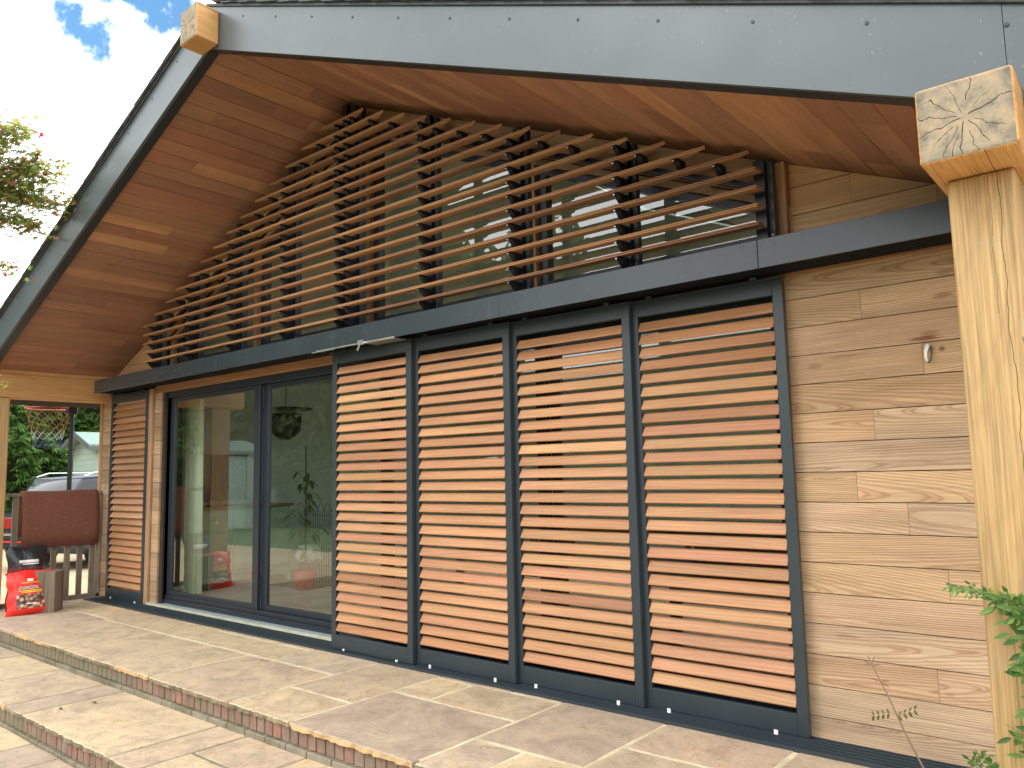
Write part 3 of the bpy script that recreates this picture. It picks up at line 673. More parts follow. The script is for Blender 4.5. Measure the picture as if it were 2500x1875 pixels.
# ------------------------------------------------------------------ shutter track and cover
trk = empty('shutter_track', 'long charcoal cover box and grooved rails the louvred shutters slide in', 'shutter track')
edges = [-9.66, -8.71, -6.917, -5.119, -3.343, -1.56, -.30]
edges = [-9.66, -6.917, -5.119, -3.343, -1.56, -.28]
for a, b in zip(edges[:-1], edges[1:]):
    MB().box(a+.0012, b-.0012, -.154, -.148, 2.395, 2.546, .0015).build('cover_panel', M_['alu_cover'], trk)
MB().box(-9.655, -.285, -.1475, .187, 2.535, 2.545).build('cover_top', M_['alu_cover'], trk)
MB().box(-9.655, -9.652, -.1475, .187, 2.40, 2.534).build('end_cap', M_['alu_cover'], trk)
m = MB(); m.box(-9.65, -.285, -.13, .186, 2.455, 2.534)
for i in range(9): m.box(-9.65, -.285, -.13+i*.0385, -.122+i*.0385, 2.428, 2.455)
m.build('top_rail', M_['black'], trk)
m = MB(); m.box(-10.0, -.24, -.052, .188, -.028, -.016)
for i in range(6): m.box(-10.0, -.24, -.052+i*.0413, -.045+i*.0413, -.016, -.001)
m.build('bottom_rail', M_['alu'], trk)

# ------------------------------------------------------------------ louvred shutters
NS, SP = 27, .0797
def slat_mesh(wd):
    # cross-section in (y,z): lower edge forward, upper edge back
    L_, t, th = .069, .012, R(61)
    pr = []
    for k in range(5): a = math.pi/2+math.pi*k/4; pr.append((math.cos(a)*t/2+t/2, math.sin(a)*t/2))
    for k in range(5): a = -math.pi/2+math.pi*k/4; pr.append((math.cos(a)*t/2+L_-t/2, math.sin(a)*t/2))
    c, s = math.cos(th), math.sin(th)
    pr = [(u*c-v*s, u*s+v*c) for u, v in pr]
    return MB().prism(pr, 'X', 0, wd)
W0 = .96; ST = .056
def make_shutter(label):
    s = empty('louvred_shutter', label, 'shutter', group='louvred sliding shutters')
    f = MB()
    for n_, b in (('stile', (0, ST, 0, .036, 0, 2.392)), ('stile', (W0-ST, W0, 0, .036, 0, 2.392)), ('bottom_rail', (ST+.0005, W0-ST-.0005, .0005, .0355, 0, .108)), ('top_rail', (ST+.0005, W0-ST-.0005, .0005, .0355, 2.305, 2.392))):
        MB().box(*b, .0018).build(n_, M_['alu'], s)
    me = slat_mesh(W0-2*ST-.006).mesh('slat', M_['slat'], False)
    for i in range(NS): link('slat', me, s, (ST+.003, .001+random.uniform(-.0006, .0006), .138+i*SP))
    cm_ = MB()
    for i in range(NS+1):
        for xx in (ST, W0-ST-.003): cm_.box(xx, xx+.003, .006, .03, .118+i*SP-.004, .118+i*SP+.022)
    cm_.build('slat_clips', M_['black'], s, kind='stuff')
    gm = MB().box(-.011, .011, -.004, .004, -.020, .012, .002).mesh('roller_guide', M_['white'])
    for xx in (.165, .79): link('roller_guide', gm, s, (xx, -.006, 0))
    st = MB(); st.box(-.04, W0+.01, -.012, .03, 2.3935, 2.3985); st.build('hanger_strip', M_['post_grey'], s)
    for xx in (.14, .80):
        MB().box(xx-.02, xx+.02, -.008, .03, 2.3995, 2.42, .002).build('hanger', M_['post_grey'], s)
    return s
sh1 = make_shutter('frontmost louvred shutter beside the uncovered glass doors, long silver rod along its top')
sh1.location = (-5.325, 0, 0)
specs = [(-4.385, .039, 'second louvred shutter from the uncovered doors, directly right of the one with silver rod'),
         (-3.445, .078, 'third louvred shutter from the uncovered doors, left neighbour of the rearmost one'),
         (-2.505, .117, 'rearmost louvred shutter of the row of four, its right stile against the bare cedar wall'),
         (-9.90, .150, 'single louvred shutter standing apart at the far left end beside the fence')]
for x, y, lb in specs:
    c = copy_tree(sh1, label=lb); c.location = (x, y, 0)
# silver linkage on the first shutter
lk = MB().box(.0, .96, -.166, -.157, 2.388, 2.400, .001).box(-.05, .25, -.172, -.167, 2.382, 2.390).box(.62, .96, -.156, -.04, 2.386, 2.391)
lk.build('linkage_rod', M_['steel'], sh1)
m = MB().bar((.56, -.186, 2.378), (0, 1, 0), (1, 0, 0), (0, 0, 1), .02, .06, .035, .003).bar((.545, -.184, 2.342), (.55, 0, .83), (.83, 0, -.55), (0, 1, 0), .06, .016, .006)
m.build('linkage_catch', M_['steel'], sh1)
for o in list(bpy.data.objects):
    if o.name.startswith('louvred_shutter.'):
        pass

# ------------------------------------------------------------------ gable louvre screen
scr = empty('gable_louvre_screen', 'fixed screen of long horizontal cedar louvre blades filling the gable', 'louvre screen')
P0z, PP, NR = 2.645, .0992, 18
tilt = R(5)
def blade(xa, xb_, z, cutl, cutr):
    pr = [(0, 0), (0, .0055), (.012, .0062), (.012, .0108), (.002, .0115), (.002, .017), (.004, .018), (.086, .018), (.088, .016), (.088, .002), (.086, 0)]
    c, s = math.cos(tilt), math.sin(tilt)
    ring0 = []; ring1 = []
    for y, zz in pr:
        Y, Z = y*c-zz*s, y*s+zz*c
        ring0.append((xa+cutl*y, -.10+Y, z+Z)); ring1.append((xb_-cutr*y, -.10+Y, z+Z))
    MB().loft([ring0, ring1]).build('louvre_blade', M_['blade'], scr)
COLS = [-8.5, -7.69, -6.87, -5.985, -5.20, -5.08, -4.18, -3.30, -2.45, -1.60]
xb_list = []
bm_ = MB(); bm_.prism([(-.085, .0), (-.086, -.008), (-.06, -.018), (-.035, -.045), (.0, -.062), (.02, -.062), (.02, .004)], 'X', -.016, .016)
bm_.box(-.02, .02, -.088, -.05, -.003, .002)
br_me = bm_.mesh('bracket', M_['black'])
sm_me = MB().tube([(0, 0, 0), (0, -.006, 0)], .006, 8).mesh('screw', M_['steel'])
for k in range(NR):
    z = P0z+k*PP
    left = max(-8.58, -8.36+(z-3.13)/.4065); right = min(-1.57, -4.793-(z-4.329)/.403)
    cl = 0 if left <= -8.579 else 2.2; crr = 0 if right >= -1.571 else 2.2
    if left < -5.4 and right > -4.9: blade(left, -5.142, z, cl, 0); blade(-5.138, right, z, 0, crr)
    else: blade(left, right, z, cl, crr)
    xs = [c for c in COLS if left+.06 < c < right-.05]
    extra = []
    if cl and (not xs or xs[0]-left > .28): extra.append(left+.2)
    if crr and (not xs or right-xs[-1] > .28): extra.append(right-.2)
    for c in xs+extra:
        b = link('bracket', br_me, scr, (c, -.0, z+.004))
        link('screw', sm_me, scr, (c-.012, -.077, z-.006))
    for c in extra:     # short arm carrying the last clip under the roof slope
        MB().box(c-.012, c+.012, .02, .24, z-.045, z-.03).build('carrier_arm', M_['black'], scr)
for c in COLS:
    top = zs(c)-.015
    MB().box(c-.03, c+.03, .022, .062, 2.548, top-.03).build('carrier_post', M_['black'], scr)
    MB().box(c+.008, c+.058, .064, .110, 2.548, top-.04).build('carrier_back', M_['post_grey'], scr)
    zz = 2.62
    while zz < top-.1:
        link('screw', sm_me, scr, (c+.045, .062, zz)); zz += .397
for s in (-1, 1):
    e = -1.6 if s > 0 else -8.5; a, b = sorted((RX, e))
    ext([(a, zs(a)-.20), (b, zs(b)-.20), (b, zs(b)-.16), (a, zs(a)-.16)], .112, .15).build('raking_rail', M_['black'], scr)
MB().box(-8.53, -1.57, .112, .135, 2.60, 2.625).build('cable_tray', M_['black'], scr)

# ------------------------------------------------------------------ interior
cab = empty('sideboard', 'sage green sideboard with wooden top seen behind the left glass door', 'sideboard')
X0, X1, Y0_, Y1_ = -9.25, -8.75, .68, 1.95
gm = plain('sage_paint', (.36, .42, .32), .5, var=.08)
tm = wood('sideboard_top_wood', [(0, (.30, .15, .07)), (1, (.34, .17, .08))], 'Y')
MB().box(X0, X1-.02, Y0_, Y1_, .22, 1.0, .004).build('carcass', gm, cab); MB().box(X0-.01, X1+.02, Y0_-.03, Y1_+.03, 1.0, 1.035, .006).build('top', tm, cab)
for y0 in (Y0_+.04, Y0_+.46, Y0_+.88):
    MB().box(X1-.022, X1-.002, y0, y0+.36, .74, .95, .004).build('drawer_front', gm, cab)
    MB().box(X1-.022, X1-.002, y0, y0+.36, .27, .70, .004).build('door_panel', gm, cab)
    MB().tube([(X1, y0+.18, .85), (X1+.025, y0+.18, .85)], .016, 10).build('knob', M_['steel'], cab); MB().tube([(X1, y0+(.32 if y0 < 1 else .04), .55), (X1+.025, y0+(.32 if y0 < 1 else .04), .55)], .016, 10).build('knob', M_['steel'], cab)
for yy in (Y0_, Y1_-.06):
    for xx in (X0, X1-.08): MB().box(xx, xx+.06, yy, yy+.06, .0765, .219).build('leg', gm, cab)
MB().box(X1-.03, X1-.01, Y0_+.06, Y1_-.06, .15, .219).build('plinth', gm, cab)
tv = empty('television', 'flat black television with silver edge standing on the sideboard', 'television')
MB().box(-8.97, -8.93, .74, 1.42, 1.10, 1.66, .004).build('screen', plain('tv_black', (.015, .015, .017), .12), tv)
MB().box(-8.975, -8.925, .728, .739, 1.10, 1.66).build('edge_trim', M_['white'], tv); MB().box(-9.05, -8.85, .95, 1.2, 1.036, 1.05).build('stand_foot', M_['black'], tv); MB().box(-8.96, -8.94, 1.05, 1.1, 1.05, 1.10).build('stand_neck', M_['black'], tv)
# curtain
m = MB(); n = 60; top = []; 
rows_ = [2.33, 1.6, .8, .10]
vs = []; fs = []
for r_i, zz in enumerate(rows_):
    for i in range(n+1):
        t = i/n; vs.append((-8.90+.46*t, .56+.035*math.sin(t*38)+.012*math.sin(t*11+r_i), zz))
for r_i in range(len(rows_)-1):
    for i in range(n): a = r_i*(n+1)+i; fs.append((a, a+1, a+n+2, a+n+1))
m.add(vs, fs)
tag(m.build('curtain', plain('cream_curtain', (.66, .60, .44), .9, var=.06), smooth=True), 'cream curtain gathered at the left side of the glass door', 'curtain')
# pendant lamp
lp = empty('pendant_lamp', 'dark pendant lamp with a wide thin disc hanging inside the right glass door', 'lamp')
def lathe(prof, c, n=24):
    return [[(c[0]+r_*math.cos(2*math.pi*k/n), c[1]+r_*math.sin(2*math.pi*k/n), c[2]+z) for k in range(n)] for r_, z in prof]
MB().loft(lathe([(.30, .1), (.32, .112), (.30, .12)], (-8.23, 1.5, 2.08))).build('disc', M_['black'], lp)
MB().loft(lathe([(.05, -.26), (.12, -.22), (.18, -.15), (.19, -.02), (.185, .06)], (-8.23, 1.5, 2.08))).build('shade', M_['black'], lp, True)
MB().tube([(-8.23, 1.5, 2.14), (-8.23, 1.5, 3.3)], .006, 6).build('cord', M_['black'], lp)
# house plant
pl = empty('house_plant', 'tall house plant tied to a stake behind the right glass door', 'plant')
MB().loft(lathe([(.10, .076), (.14, .30), (.13, .30), (.11, .26)], (-7.8, 1.5, 0))).build('pot', plain('red_pot', (.45, .04, .04), .5), pl, True)
MB().tube([(-7.8, 1.5, .28), (-7.81, 1.5, 1.72)], .009, 6).build('stake', M_['bark'], pl)
random.seed(3)
def leaf(mb, p, d, up, L_, w_, fold=.25, droop=.3):
    p = Vector(p); d = Vector(d).normalized(); s_ = d.cross(Vector(up)).normalized(); nn = s_.cross(d)
    prof = [(0, 0), (.25, .8), (.5, 1), (.78, .6), (1, 0)]
    vs = []; 
    for t, wv in prof:
        c_ = p+d*L_*t-nn*(droop*L_*t*t); vs.append(c_)
        if 0 < t < 1: vs.append(c_+s_*w_*wv/2+nn*fold*w_*wv/2); vs.append(c_-s_*w_*wv/2+nn*fold*w_*wv/2)
    mb.add(vs, [(0, 1, 2+1-2+1-1) if 0 else (0, 1, 2), (0, 1, 3)] if 0 else [(0, 2, 1), (0, 1, 3), (1, 2, 5, 4), (1, 4, 6, 3), (4, 5, 8, 7), (4, 7, 9, 6), (7, 8, 10), (7, 10, 9)])
m = MB(); stm = MB()
for i in range(34):
    z = random.uniform(.5, 1.45); a = random.uniform(0, 6.28); r_ = random.uniform(.05, .3)*(1 if z < 1.1 else .5)
    e = Vector((-7.8+math.cos(a)*r_, 1.5+math.sin(a)*r_*.6, z)); stm.tube([(-7.8, 1.5, z-.15), e], .003, 4)
    leaf(m, e, (math.cos(a), math.sin(a), -.5), (0, 0, 1), .14, .045)
m.build('leaves', M_['tree'], pl); stm.build('stems', M_['stemg'], pl)
# wire rack (fire guard) with bags
cg = empty('wire_cage', 'dark wire cage of thin upright bars behind the right glass door', 'wire cage')
m = MB()
for i in range(22):
    x_ = -8.42+i*.045; m.tube([(x_, 1.85, .08), (x_, 1.85, .95)], .003, 4)
for i in range(5): m.tube([(-8.43, 1.85, .1+i*.2), (-7.46, 1.85, .1+i*.2)], .003, 4)
for i in range(7): m.tube([(-8.40+i*.135+.06*math.cos(a_), 1.85, .95+.09*math.sin(a_)) for a_ in [math.pi*q/8 for q in range(9)]], .003, 4)
m.build('bars', M_['black'], cg)
def lump(mb, c, s3, seed, n=10):
    random.seed(seed); bm = bmesh.new(); bmesh.ops.create_icosphere(bm, subdivisions=3, radius=1)
    ph = [random.uniform(0, 6) for _ in range(6)]
    for v in bm.verts:
        k = 1+.14*math.sin(v.co.x*4+ph[0])+.12*math.sin(v.co.y*5+ph[1])+.1*math.sin(v.co.z*6+ph[2])+.05*math.sin(v.co.x*11+v.co.z*9+ph[3])
        v.co = Vector((c[0]+v.co.x*s3[0]*k, c[1]+v.co.y*s3[1]*k, c[2]+v.co.z*s3[2]*k))
    return mb.bm(bm)
tag(lump(MB(), (-8.55, 1.35, .22), (.10, .09, .15), 4).build('shopping_bag', plain('bag_pink', (.55, .18, .18), .4, var=.6, nscale=14), smooth=True), 'crumpled pink and cream bag on the floor by the sideboard end', 'bag')
tag(lump(MB(), (-7.95, 1.65, .45), (.17, .1, .13), 6).build('cushion', plain('cushion_white', (.6, .58, .55), .8), smooth=True), 'pale cushion lying in front of the wire cage', 'cushion')
# room depth: dining table and sofa seen between the slats
tb = empty('dining_table', 'dark dining table standing inside behind the shutters', 'table')
MB().box(-5.2, -3.2, 2.2, 3.1, .80, .84, .005).build('table_top', tm, tb)
for xx in (-5.1, -3.36):
    for yy in (2.3, 2.94): MB().box(xx, xx+.06, yy, yy+.06, .0765, .80).build('leg', tm, tb)
sf = empty('sofa', 'grey sofa standing inside behind the rightmost shutters', 'sofa'); fab = plain('sofa_fabric', (.13, .13, .13), .9)
MB().box(-3.0, -1.2, 1.2, 2.0, .16, .5, .05).build('seat', fab, sf); MB().box(-3.0, -1.2, 1.75, 2.02, .5, .95, .05).build('backrest', fab, sf)
for xx in (-3.18, -1.2): MB().box(xx, xx+.18, 1.2, 2.02, .1, .7, .04).build('armrest', fab, sf)

# ------------------------------------------------------------------ left side: fence, mat, block, bags
fn = empty('picket_fence', 'weathered grey picket fence between the far oak post and the house', 'fence')
FX = -10.19
for y0 in (-.86, -.78, -.655, -.51, -.36, -.21, -.07, .07):
    if y0 < -.8: continue
    MB().box(FX-.012, FX+.012, y0, y0+.062, .03, 1.21, .003).build('picket', M_['fence'], fn)
MB().box(FX-.03, FX+.04, -.93, .18, 1.212, 1.25, .004).build('top_rail', M_['fence'], fn); MB().box(FX-.03, FX+.045, -.93, .18, -.02, .028, .004).build('bottom_rail', M_['fence'], fn)
MB().box(FX-.04, FX+.045, .145, .186, -.02, 1.20, .004).build('fence_post', M_['fence'], fn)
# mat
random.seed(9)
nm = NB('brown_mat'); n1 = nm.noise(nm.obj(), 160, 3, .7); c_ = nm.mul((.20, .085, .06, 1), nm.ramp(n1, [(.3, .75), (.7, 1.25)]))
c_ = nm.mixc('MIX', nm.ramp(nm.noise(nm.vm('ADD', nm.obj(), (5, 5, 5)), 34, 4, .85), [(.62, 0), (.67, .9)]), c_, (.50, .33, .24, 1)); nm.set(c_, .95, spec=.1); nm.bump(n1, .5, .004)
prof = [(FX+.075, .60), (FX+.078, .8), (FX+.07, 1.0), (FX+.062, 1.15), (FX+.056, 1.235), (FX+.035, 1.262), (FX, 1.27), (FX-.035, 1.262), (FX-.055, 1.22), (FX-.06, 1.0), (FX-.065, .75)]
vs = []; fs = []; ny = 14
for i in range(ny+1):
    t = i/ny; y = -.705+.845*t
    for j, (px, pz) in enumerate(prof):
        zz = pz+(.012*math.sin(t*5)+.02*t if j == 0 else 0)+(.004*math.sin(t*9+1) if j in (4, 5, 6) else 0)
        yy = y+(.01*math.sin(j) if i in (0, ny) else 0)
        if j == 0 and i in (0, ny): zz += .02
        vs.append((px+.006*math.sin(t*7+j), yy, zz))
np_ = len(prof)
for i in range(ny):
    for j in range(np_-1): a = i*np_+j; fs.append((a, a+1, a+np_+1, a+np_))
mo = MB().add(vs, fs).build('doormat', nm.m, smooth=True); mo.modifiers.new('s', 'SOLIDIFY').thickness = .008
tag(mo, 'brown coir mat hung over the top rail of the picket fence', 'mat')
# sawn timber block
pts = [(-9.36, -.60), (-9.44, -.50), (-9.56, -.44), (-9.74, -.50), (-9.74, -.72), (-9.60, -.80), (-9.47, -.74)]
tag(MB().loft([[(x, y, -.018) for x, y in pts], [(x, y, .40) for x, y in pts], [(x*.985-.142, y*.985-.009, .408) for x, y in pts]]).build('timber_block', M_['sleeper']), 'upright weathered block of sawn timber between the charcoal bags and the fence', 'timber block')
def bagmat(kind):
    nb = NB('bag_'+kind); ob = nb.obj(); sp = nb.n('ShaderNodeSeparateXYZ'); nb.l(ob, sp.inputs[0]); u, v = sp.outputs[1], sp.outputs[2]
    vor = nb.n('ShaderNodeTexVoronoi'); nb.l(ob, vor.inputs['Vector']); vor.inputs['Scale'].default_value = 26
    food = nb.ramp(vor.outputs['Color'], [(0, (.05, .02, .015)), (.25, (.45, .16, .08)), (.6, (.72, .38, .22)), (1, (.8, .62, .5))])
    food = nb.mixc('MIX', nb.ramp(vor.outputs['Distance'], [(.3, 0), (.6, .9)]), food, (.03, .01, .01, 1))
    if kind == 'red':
        c = (.85, .03, .02, 1)
        ins = nb.math('MULTIPLY', nb.math('MULTIPLY', nb.math('GREATER_THAN', v, .055), nb.math('LESS_THAN', v, .205)), nb.math('MULTIPLY', nb.math('GREATER_THAN', u, -.135), nb.math('LESS_THAN', u, .125)))
        c = nb.mixc('MIX', ins, c, food)
    else:
        c = nb.mixc('MIX', nb.math('GREATER_THAN', v, .46), (.16, .018, .02, 1), (.02, .022, .025, 1))
        ins = nb.math('MULTIPLY', nb.math('LESS_THAN', v, .36), nb.math('LESS_THAN', nb.math('ABSOLUTE', u), .11))
        c = nb.mixc('MIX', nb.math('MULTIPLY', ins, .55), c, food)
    nb.set(c, .3); nb.bump(nb.noise(ob, 14, 3, .6, 1), .5, .02); return nb.m
def bag(name, W_, H_, T_, loc, rot, mat, label, pinch=.02, seed=1):
    # local: u along Y, v along Z, front +X
    random.seed(seed); e = empty(name, label, 'bag', loc); e.rotation_euler = rot
    nu, nv = 14, 16
    def surf(u, v, s):
        a, b = abs(u)*2, v
        d = T_/2*max(0, (1-a**2.6))**.6*max(0, min(1, (1-b)*5))**.6*max(0, min(1, (b+.01)*9))**.5
        d *= 1+.10*math.sin(u*13+v*9+seed)+.07*math.sin(v*21+u*5)
        wx = W_*(1-.10*math.sin(math.pi*min(1, v*1.02)))*u*(1+.04*math.sin(v*17+seed))
        return (s*d, wx, v*H_+.010*math.sin(u*9+seed)*(v > .9))
    m = MB()
    for s in (1, -1):
        vs = [surf(i/nu-.5, j/nv, s) for j in range(nv+1) for i in range(nu+1)]
        m.add(vs, [(j*(nu+1)+i, j*(nu+1)+i+1, (j+1)*(nu+1)+i+1, (j+1)*(nu+1)+i) for j in range(nv) for i in range(nu)])
    o = m.build('sack', mat, e, True); return e, surf, H_, W_
def surf_text(e, surf, H_, W_, txt, size, uc, vc, mat, name='lettering', shear=.25, off=.004, bold=.0, sq=1):
    cu_ = bpy.data.curves.new('t', 'FONT'); cu_.body = txt; cu_.size = size; cu_.shear = shear; cu_.align_x = 'CENTER'; cu_.offset = bold; cu_.resolution_u = 3
    to = bpy.data.objects.new('t', cu_); COL.objects.link(to); bpy.context.view_layer.update()
    me = bpy.data.meshes.new_from_object(to.evaluated_get(bpy.context.evaluated_depsgraph_get())); bpy.data.objects.remove(to)
    me.name = name
    for v in me.vertices:
        u, vv = v.co.x*sq+uc, v.co.y+vc
        s_ = surf(max(-.49, min(.49, u/W_)), vv/H_, 1); v.co = Vector((s_[0]+off, u, vv))
    me.materials.clear(); me.materials.append(mat); o = link(name, me, e); return o
wt = plain('print_white', (.85, .85, .83), .4, var=.02); yl = plain('print_yellow', (.80, .68, .04), .4, var=.02); bk = plain('print_black', (.02, .02, .02), .4); og = plain('print_orange', (.80, .30, .03), .4)
e, sf_, H_, W_ = bag('charcoal_bag', .45, .45, .15, (-9.47, -.80, -.018), (0, R(-10), R(-4)), bagmat('red'), 'bright red charcoal bag at the patio edge leaning on the timber block', seed=2)
surf_text(e, sf_, H_, W_, 'CHARCOAL', .048, -.022, .255, bk, off=.0045, bold=.0026, sq=.72); surf_text(e, sf_, H_, W_, 'CHARCOAL', .048, -.022, .255, wt, off=.006, bold=.0006, sq=.72)
def strip(e, sf_, W_, H_, u0, u1, v0, v1, mat, off=.0045, name='printed_band'):
    vs = []; n = 10
    for i in range(n+1):
        u = u0+(u1-u0)*i/n
        for v in (v0, v1): s_ = sf_(u/W_, (v+.004*u)/H_, 1); vs.append((s_[0]+off, u, v))
    MB().add(vs, [(2*i, 2*i+2, 2*i+3, 2*i+1) for i in range(n)]).build(name, mat, e)
strip(e, sf_, W_, H_, -.12, .12, .236, .245, yl); strip(e, sf_, W_, H_, -.09, .10, .220, .230, yl); strip(e, sf_, W_, H_, -.09, .11, .315, .33, og); strip(e, sf_, W_, H_, -.04, .02, .335, .365, wt)
strip(e, sf_, W_, H_, -.05, .05, .10, .112, wt)
e, sf_, H_, W_ = bag('charcoal_sack', .40, .68, .18, (-9.83, -.72, -.018), (0, R(-5), R(-6)), bagmat('dark'), 'dark red sack with a black top standing behind the bright red bag', seed=5)
strip(e, sf_, W_, H_, -.09, .10, .505, .535, wt); strip(e, sf_, W_, H_, -.06, .10, .485, .497, wt)

# ------------------------------------------------------------------ hook / cable end in the wall
cb = empty('cable_stub', 'white cable end and grey wire poking out of the right cedar wall', 'cable')
MB().tube([(-.872, .20, 1.945), (-.874, .17, 1.942), (-.880, .162, 1.915), (-.882, .165, 1.885), (-.876, .163, 1.868)], [.010, .011, .0075, .006, .005], 8).build('white_cable', M_['white'], cb, True)
MB().tube([(-.862, .20, 1.945), (-.858, .172, 1.935), (-.855, .165, 1.90), (-.862, .163, 1.868), (-.872, .164, 1.862)], .0045, 8).build('grey_wire', M_['post_grey'], cb, True)

# ------------------------------------------------------------------ climbing jasmine + seedling stem
jz = empty('climbing_plant', 'bright green climbing plant on the face of the right oak post', 'climbing plant')
random.seed(14); lv = MB(); stj = MB()
def pinnate(p, d, L_, n=3, sz=.03):
    p = Vector(p); d = Vector(d).normalized(); side = d.cross(Vector((0, -1, 0))).normalized()
    stj.tube([p, p+d*L_*.5+Vector((0, 0, -.004)), p+d*L_], .0009, 4)
    for i in range(n):
        q = p+d*L_*(.35+.6*i/n)
        for s_ in (-1, 1):
            dd = (d*.6+side*s_+Vector((0, random.uniform(-.5, .3), random.uniform(-.3, .1)))); leaf(lv, q, dd, (0, -1, .25), sz*random.uniform(.8, 1.15), sz*.42, .2, .15)
    leaf(lv, p+d*L_, d+Vector((0, -.2, -.15)), (0, -1, .25), sz*1.5, sz*.5, .2, .15)
main = [(-.32, -1.235, .0), (-.335, -1.23, .30), (-.345, -1.24, .5), (-.335, -1.235, .65), (-.355, -1.24, .78), (-.350, -1.25, .90), (-.385, -1.26, .955), (-.43, -1.27, .975), (-.50, -1.28, 1.0), (-.56, -1.28, 1.01)]
stj.tube(main, [.004, .0035, .003, .003, .0025, .002, .0018, .0015, .0012, .0008], 6)
def along(pts, t):
    f = t*(len(pts)-1); i = min(int(f), len(pts)-2); return Vector(pts[i]).lerp(Vector(pts[i+1]), f-i)
for i in range(150):
    t = i/150*.62+.10; p = along(main, t); a = random.choice((-1, 1)); d = Vector((a*random.uniform(.3, 1.2)+random.choice((0, .35)), random.uniform(-.6, -.1), random.uniform(-.3, .7)))
    pinnate(p, d, random.uniform(.025, .07), 2, random.uniform(.022, .034))
for i in range(16):
    t = .72+i/16*.28; p = along(main, t); pinnate(p, (random.uniform(-1, -.2), random.uniform(-.5, 0), random.uniform(-.9, .9)), .02, 2, .015)
br = [(-.36, -1.235, .60), (-.40, -1.24, .585), (-.455, -1.22, .60)]
stj.tube(br, .0012, 5); pinnate(br[1], (-1, -.3, -.3), .04, 2, .03)
for i in range(14):
    pinnate((random.uniform(-.56, -.47), random.uniform(-1.29, -1.24), random.uniform(.42, .50)), (random.uniform(-1, 1), -.4, random.uniform(0, 1)), .03, 2, .018)
lv.build('leaves', M_['jasmine'], jz, kind='stuff'); stj.build('stems', M_['stemg'], jz)
sd_ = empty('dry_stem', 'thin brownish stem with a few small leaves growing up before the right cedar wall', 'weed')
st = [(-.955, -.06, -.015), (-1.03, -.08, .16), (-1.10, -.08, .33), (-1.155, -.09, .455)]
MB().tube(st, [.005, .0042, .0035, .0025], 6).build('stem', M_['stemr'], sd_)
lv = MB(); stj = MB()
for p, dirs in ((st[3], ((-1, 0, .4), (.3, 0, 1), (1, 0, .2), (-.4, 0, .9), (-.9, 0, -.1))), ((-1.125, -.085, .385), ((1, 0, .15), (.8, 0, -.5), (-.6, 0, .1)))):
    for d in dirs: leaf(lv, p, d, (0, -1, 0), .045, .008, .1, .1)
lv.build('withered_leaves', M_['stemr'], sd_)
lv = MB()
for p, dx in (((-1.075, -.08, .25), 1), ((-1.075, -.08, .25), -1)):
    for i in range(4):
        q = Vector(p)+Vector((dx*(.02+.022*i), -.01, .012*(1 if dx > 0 else -.6)*i)); leaf(lv, q, (dx*.4, 0, -1), (0, -1, 0), .03, .012); leaf(lv, q, (dx*.6, 0, 1), (0, -1, 0), .022, .01)
for i in range(5): leaf(lv, (-.955+.02*(i-2), -.065, .0), ((i-2)*.5, -.3, .2), (0, -1, .3), .035, .02)
lv.build('leaves', M_['dry'], sd_)

random.seed(77)
for (x_, y_, z_), lb in (((-6.02, -1.55, -.184), 'small dark fallen leaf on the lower step, the one nearer the brick riser'), ((-6.06, -1.745, -.184), 'small brown fallen leaf on the lower step, the one nearer the step edge')):
    fl = MB(); leaf(fl, (x_, y_, z_+.004), (1, random.uniform(-.3, .5), 0), (0, 0, 1), .055, .022, .5, .02)
    tag(fl.build('fallen_leaf', M_['bark']), lb, 'leaf')
# ------------------------------------------------------------------ trees, hedge
def maple_leaf(mb, p, s, nrm, rot):
    nrm = Vector(nrm).normalized(); a = nrm.orthogonal().normalized(); b = nrm.cross(a); a2 = a*math.cos(rot)+b*math.sin(rot); b2 = nrm.cross(a2)
    vs = [Vector(p)]
    angs = [-130, -84, -42, 0, 42, 84, 130]; lens = [.5, .8, .95, 1.05, .95, .8, .5]
    for i, (an, l) in enumerate(zip(angs, lens)):
        r_ = R(an); vs.append(Vector(p)+(a2*math.cos(r_)+b2*math.sin(r_))*s*l-nrm*s*.15*l)
        if i < 6: r2 = R((an+angs[i+1])/2); vs.append(Vector(p)+(a2*math.cos(r2)+b2*math.sin(r2))*s*.38)
    mb.add(vs, [(0, i, i+1) for i in range(1, len(vs)-1)])
mp = empty('maple_tree', 'japanese maple with green and reddish leaves reaching in at the left edge', 'tree', (-8.4, -3.1, -.36))
random.seed(31); lf = MB(); tw = MB()
def bough(pts, n, spread, s=.048, r0=.012):
    tw.tube(pts, [r0*(1-.8*i/(len(pts)-1)) for i in range(len(pts))], 6)
    for i in range(n):
        t = random.uniform(.5, 1)**.8; p = along(pts, t)
        q = p+Vector((random.gauss(0, spread), random.gauss(0, spread), random.gauss(0, spread*.6)-.02))
        if random.random() < .12: tw.tube([p, p.lerp(q, .5)+Vector((0, 0, .02)), q], .0018, 4)
        maple_leaf(lf, q, s*random.uniform(.7, 1.25), (random.gauss(0, .5), random.gauss(-.3, .5), 1), random.uniform(0, 6.28))
T0 = Vector((-8.4, -3.1, -.36)); og_ = Vector((0, 0, 0))
